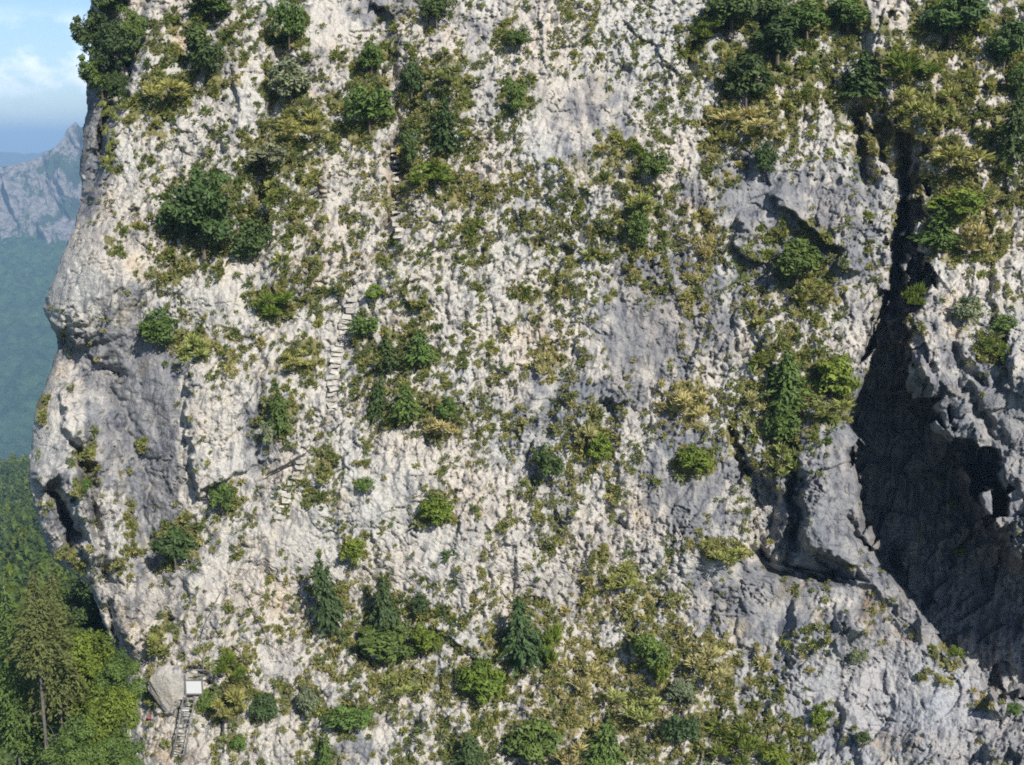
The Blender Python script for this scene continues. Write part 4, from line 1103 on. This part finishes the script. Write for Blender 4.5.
def mountain(name, dist, crest, foot, depth, amp, seed, mat, kind_label, x0, x1, n, m, wav):
    """a ridge with a rocky front; crest: photo (px, py) of its skyline at that distance"""
    cr = np.array(crest, float)
    px = np.linspace(x0, x1, n)
    py = np.interp(px, cr[:, 0], cr[:, 1]) + amp * .02 * fbm(px / 9., px * 0 + seed, 4, seed)
    topz = world_pt(px, py, dist)
    t = np.linspace(0, 1, m)[:, None]
    X = topz[None, :, 0] + 0 * t; Z = topz[None, :, 2] * (1 - t) + foot * t
    Y = topz[None, :, 1] + depth * (.35 - t)
    rib = fbm(X / wav + .35 * Z / wav, Z / (wav * 2.4), 5, seed + 3) - .8 * np.abs(fbm(X / (wav * 1.7) + .5 * Z / wav, Z / (wav * 4), 3, seed + 9))
    Y = Y - amp * rib * np.minimum(1, t * 5 + .25)
    P_ = np.stack([X, Y, Z], -1)
    bk = np.stack([X[:1], Y[:1] + depth, Z[:1] * 0 + foot], -1)
    P_ = np.concatenate([bk, P_], 0)
    i_ = np.arange((m + 1) * n).reshape(m + 1, n)
    qd = np.stack([i_[:-1, :-1], i_[1:, :-1], i_[1:, 1:], i_[:-1, 1:]], -1).reshape(-1, 4)
    o = link(name, np_mesh(name, P_.reshape(-1, 3), qd, True), None, mat); tag(o, kind_label, None, None, 'structure')
    return o


mN = Nodes('mountain_rock')
geo = mN.n('ShaderNodeTexCoord').outputs['Object']
mp = mN.n('ShaderNodeMapping'); mp.inputs['Scale'].default_value = (1, .6, .55); mN.l(geo, mp.inputs['Vector'])
f = mN.noise(.030, 8, mp.outputs[0], .68); g = mN.noise(.13, 6, geo, .65)
c = mN.mix(mN.ramp(g, .35, .65), (.085, .08, .078), (.235, .215, .20))
c = mN.mix(mN.ramp(f, .49, .54), c, (.035, .055, .028))
mN.l(c, mN.b.inputs['Base Color']); mN.b.inputs['Roughness'].default_value = 1; mN.b.inputs['Specular IOR Level'].default_value = .1
mountain('mountain', 2050, [(-400, 210), (-120, 190), (-40, 172), (0, 166), (25, 158), (45, 146), (56, 128), (64, 121), (70, 127), (80, 124), (92, 128), (130, 105), (400, 90)], -190, 150, 46, 901, mN.m,
         'far rocky mountain ridge hazed by distance', -400, 420, 620, 260, 62.)
fN = Nodes('far_forest')
geo = fN.n('ShaderNodeTexCoord').outputs['Object']
c = fN.mix(fN.noise(.004, 6, geo, .6), (.02, .04, .025), (.06, .07, .05))
fN.l(c, fN.b.inputs['Base Color']); fN.b.inputs['Roughness'].default_value = 1
mountain('far_mountain', 5200, [(-900, 150), (-300, 128), (-60, 150), (0, 154), (40, 150), (80, 140), (300, 100), (900, 120)], -260, 900, 120, 951, fN.m, 'farthest blue mountain under the clouds', -900, 900, 260, 40, 420.)

# near wooded hillside below the cliff: one mass of crowns
cb = crown_broad(96, 12, 26, .085, 1.0, .3)
cv = np.empty(len(cb.vertices) * 3, np.float32); cb.vertices.foreach_get('co', cv); cv = cv.reshape(-1, 3)
csd = np.empty(len(cb.vertices), np.float32); cb.attributes['shade'].data.foreach_get('value', csd)
cf = np.arange(len(cv)).reshape(-1, 4)
vs, fs, ss, cs = [], [], [], []
fr = np.random.default_rng(5); cnt = 0
while cnt < 1900:
    Y = 78 + 520 * fr.random() ** 1.5; X = -Y * fr.uniform(.26, .72)
    Z = float(terrain_z(np.array([X]), np.array([Y]))[0])
    s = fr.uniform(5, 8.5); hh = fr.uniform(7, 10.5)
    a = fr.uniform(0, 6.28); c_, s_ = math.cos(a), math.sin(a)
    v = cv * np.array([s, s, hh]); v = np.stack([v[:, 0] * c_ - v[:, 1] * s_, v[:, 0] * s_ + v[:, 1] * c_, v[:, 2]], -1) + np.array([X, Y, Z - .5])
    fs.append(cf + cnt * len(cv)); vs.append(v); ss.append(csd)
    pc = np.array(PAL[fr.choice(['green', 'green', 'dark', 'lime'])]) * fr.uniform(.75, 1.15)
    cs.append(np.repeat(pc[None], len(cv), 0)); cnt += 1
fo = link('forest', np_mesh('forest', np.concatenate(vs), np.concatenate(fs), False, {'shade': np.concatenate(ss), 'Col': np.concatenate(cs)}), None, M_TUFT)
tag(fo, 'dense green wood covering the slope below the cliff', 'forest', None, 'stuff')

# ------------------------------------------------------------------ haze
hz = MB().box((0, 6000, -230), (26000, 14000, 700))
HZ = bpy.data.materials.new('haze_air'); HZ.use_nodes = True
ht = HZ.node_tree; ht.nodes.remove(ht.nodes['Principled BSDF'])
pv = ht.nodes.new('ShaderNodeVolumePrincipled'); pv.inputs['Color'].default_value = (.40, .64, .95, 1); pv.inputs['Density'].default_value = .00026
pv.inputs['Anisotropy'].default_value = 0.0
ht.links.new(pv.outputs[0], ht.nodes['Material Output'].inputs['Volume'])
ho = hz.build('haze', HZ); tag(ho, 'thin blue haze in the valley air', 'haze', None, 'stuff')

# ------------------------------------------------------------------ light
sun_to = Vector((.40, -.70, .60)).normalized()
el = math.asin(sun_to.z); az = math.atan2(sun_to.x, sun_to.y)
sd_ = bpy.data.lights.new('sun', 'SUN'); sd_.energy = 4.6; sd_.angle = math.radians(.5); sd_.color = (1, .955, .88)
so = bpy.data.objects.new('sun', sd_); COL.objects.link(so); so.location = (30, -30, 60)
so.rotation_euler = (-sun_to).to_track_quat('-Z', 'Y').to_euler()
wd = bpy.data.worlds.new('World'); SC.world = wd; wd.use_nodes = True
wt = wd.node_tree; bg = wt.nodes['Background']
sky = wt.nodes.new('ShaderNodeTexSky'); sky.sky_type = 'NISHITA'; sky.sun_disc = False
sky.sun_elevation = el; sky.sun_rotation = az; sky.altitude = 600; sky.ozone_density = 2.2; sky.dust_density = .4
tn_sky = wt.nodes.new('ShaderNodeMix'); tn_sky.data_type = 'RGBA'; tn_sky.blend_type = 'MULTIPLY'; tn_sky.inputs[0].default_value = 1
tn_sky.inputs[7].default_value = (.90, .98, 1.09, 1); wt.links.new(sky.outputs[0], tn_sky.inputs[6]); wt.links.new(tn_sky.outputs[2], bg.inputs[0]); bg.inputs[1].default_value = .074
# clouds low over the valley
tc = wt.nodes.new('ShaderNodeTexCoord')
mpg = wt.nodes.new('ShaderNodeMapping'); mpg.inputs['Scale'].default_value = (1, 1, 1.3); wt.links.new(tc.outputs['Generated'], mpg.inputs['Vector'])
nz = wt.nodes.new('ShaderNodeTexNoise'); nz.inputs['Scale'].default_value = 19; nz.inputs['Detail'].default_value = 7; nz.inputs['Roughness'].default_value = .55
wt.links.new(mpg.outputs[0], nz.inputs['Vector'])
sep = wt.nodes.new('ShaderNodeSeparateXYZ'); wt.links.new(tc.outputs['Generated'], sep.inputs[0])


def wramp(val, *pts):
    r = wt.nodes.new('ShaderNodeFloatCurve'); cm = r.mapping; cu = cm.curves[0]
    return r


def mrange(val, a, b, c0=0, c1=1):
    r = wt.nodes.new('ShaderNodeMapRange'); r.interpolation_type = 'SMOOTHSTEP'
    for k, v in ((1, a), (2, b), (3, c0), (4, c1)): r.inputs[k].default_value = v
    wt.links.new(val, r.inputs[0]); return r.outputs[0]


def mul(a, b):
    r = wt.nodes.new('ShaderNodeMath'); r.operation = 'MULTIPLY'; wt.links.new(a, r.inputs[0]); wt.links.new(b, r.inputs[1]); return r.outputs[0]


band = mul(mrange(sep.outputs['Z'], .012, .050), mrange(sep.outputs['Z'], .104, .076))
band = mul(band, mrange(sep.outputs['Y'], .25, .6))
cloud = mul(band, mrange(nz.outputs['Fac'], .38, .54))
cb_ = wt.nodes.new('ShaderNodeBackground'); cb_.inputs[0].default_value = (.80, .86, .95, 1); cb_.inputs[1].default_value = 1.0
mxs = wt.nodes.new('ShaderNodeMixShader'); wt.links.new(cloud, mxs.inputs[0]); wt.links.new(bg.outputs[0], mxs.inputs[1]); wt.links.new(cb_.outputs[0], mxs.inputs[2])
wt.links.new(mxs.outputs[0], wt.nodes['World Output'].inputs['Surface'])

SC.view_settings.view_transform = 'Standard'; SC.view_settings.look = 'None'; SC.view_settings.gamma = 1; SC.view_settings.exposure = 0.7
SC.cycles.max_bounces = 5; SC.cycles.diffuse_bounces = 3; SC.cycles.filter_width = 1.8; SC.cycles.glossy_bounces = 1; SC.cycles.transmission_bounces = 2; SC.cycles.volume_bounces = 0
SC.cycles.use_denoising = False
print('tufts', n_t)
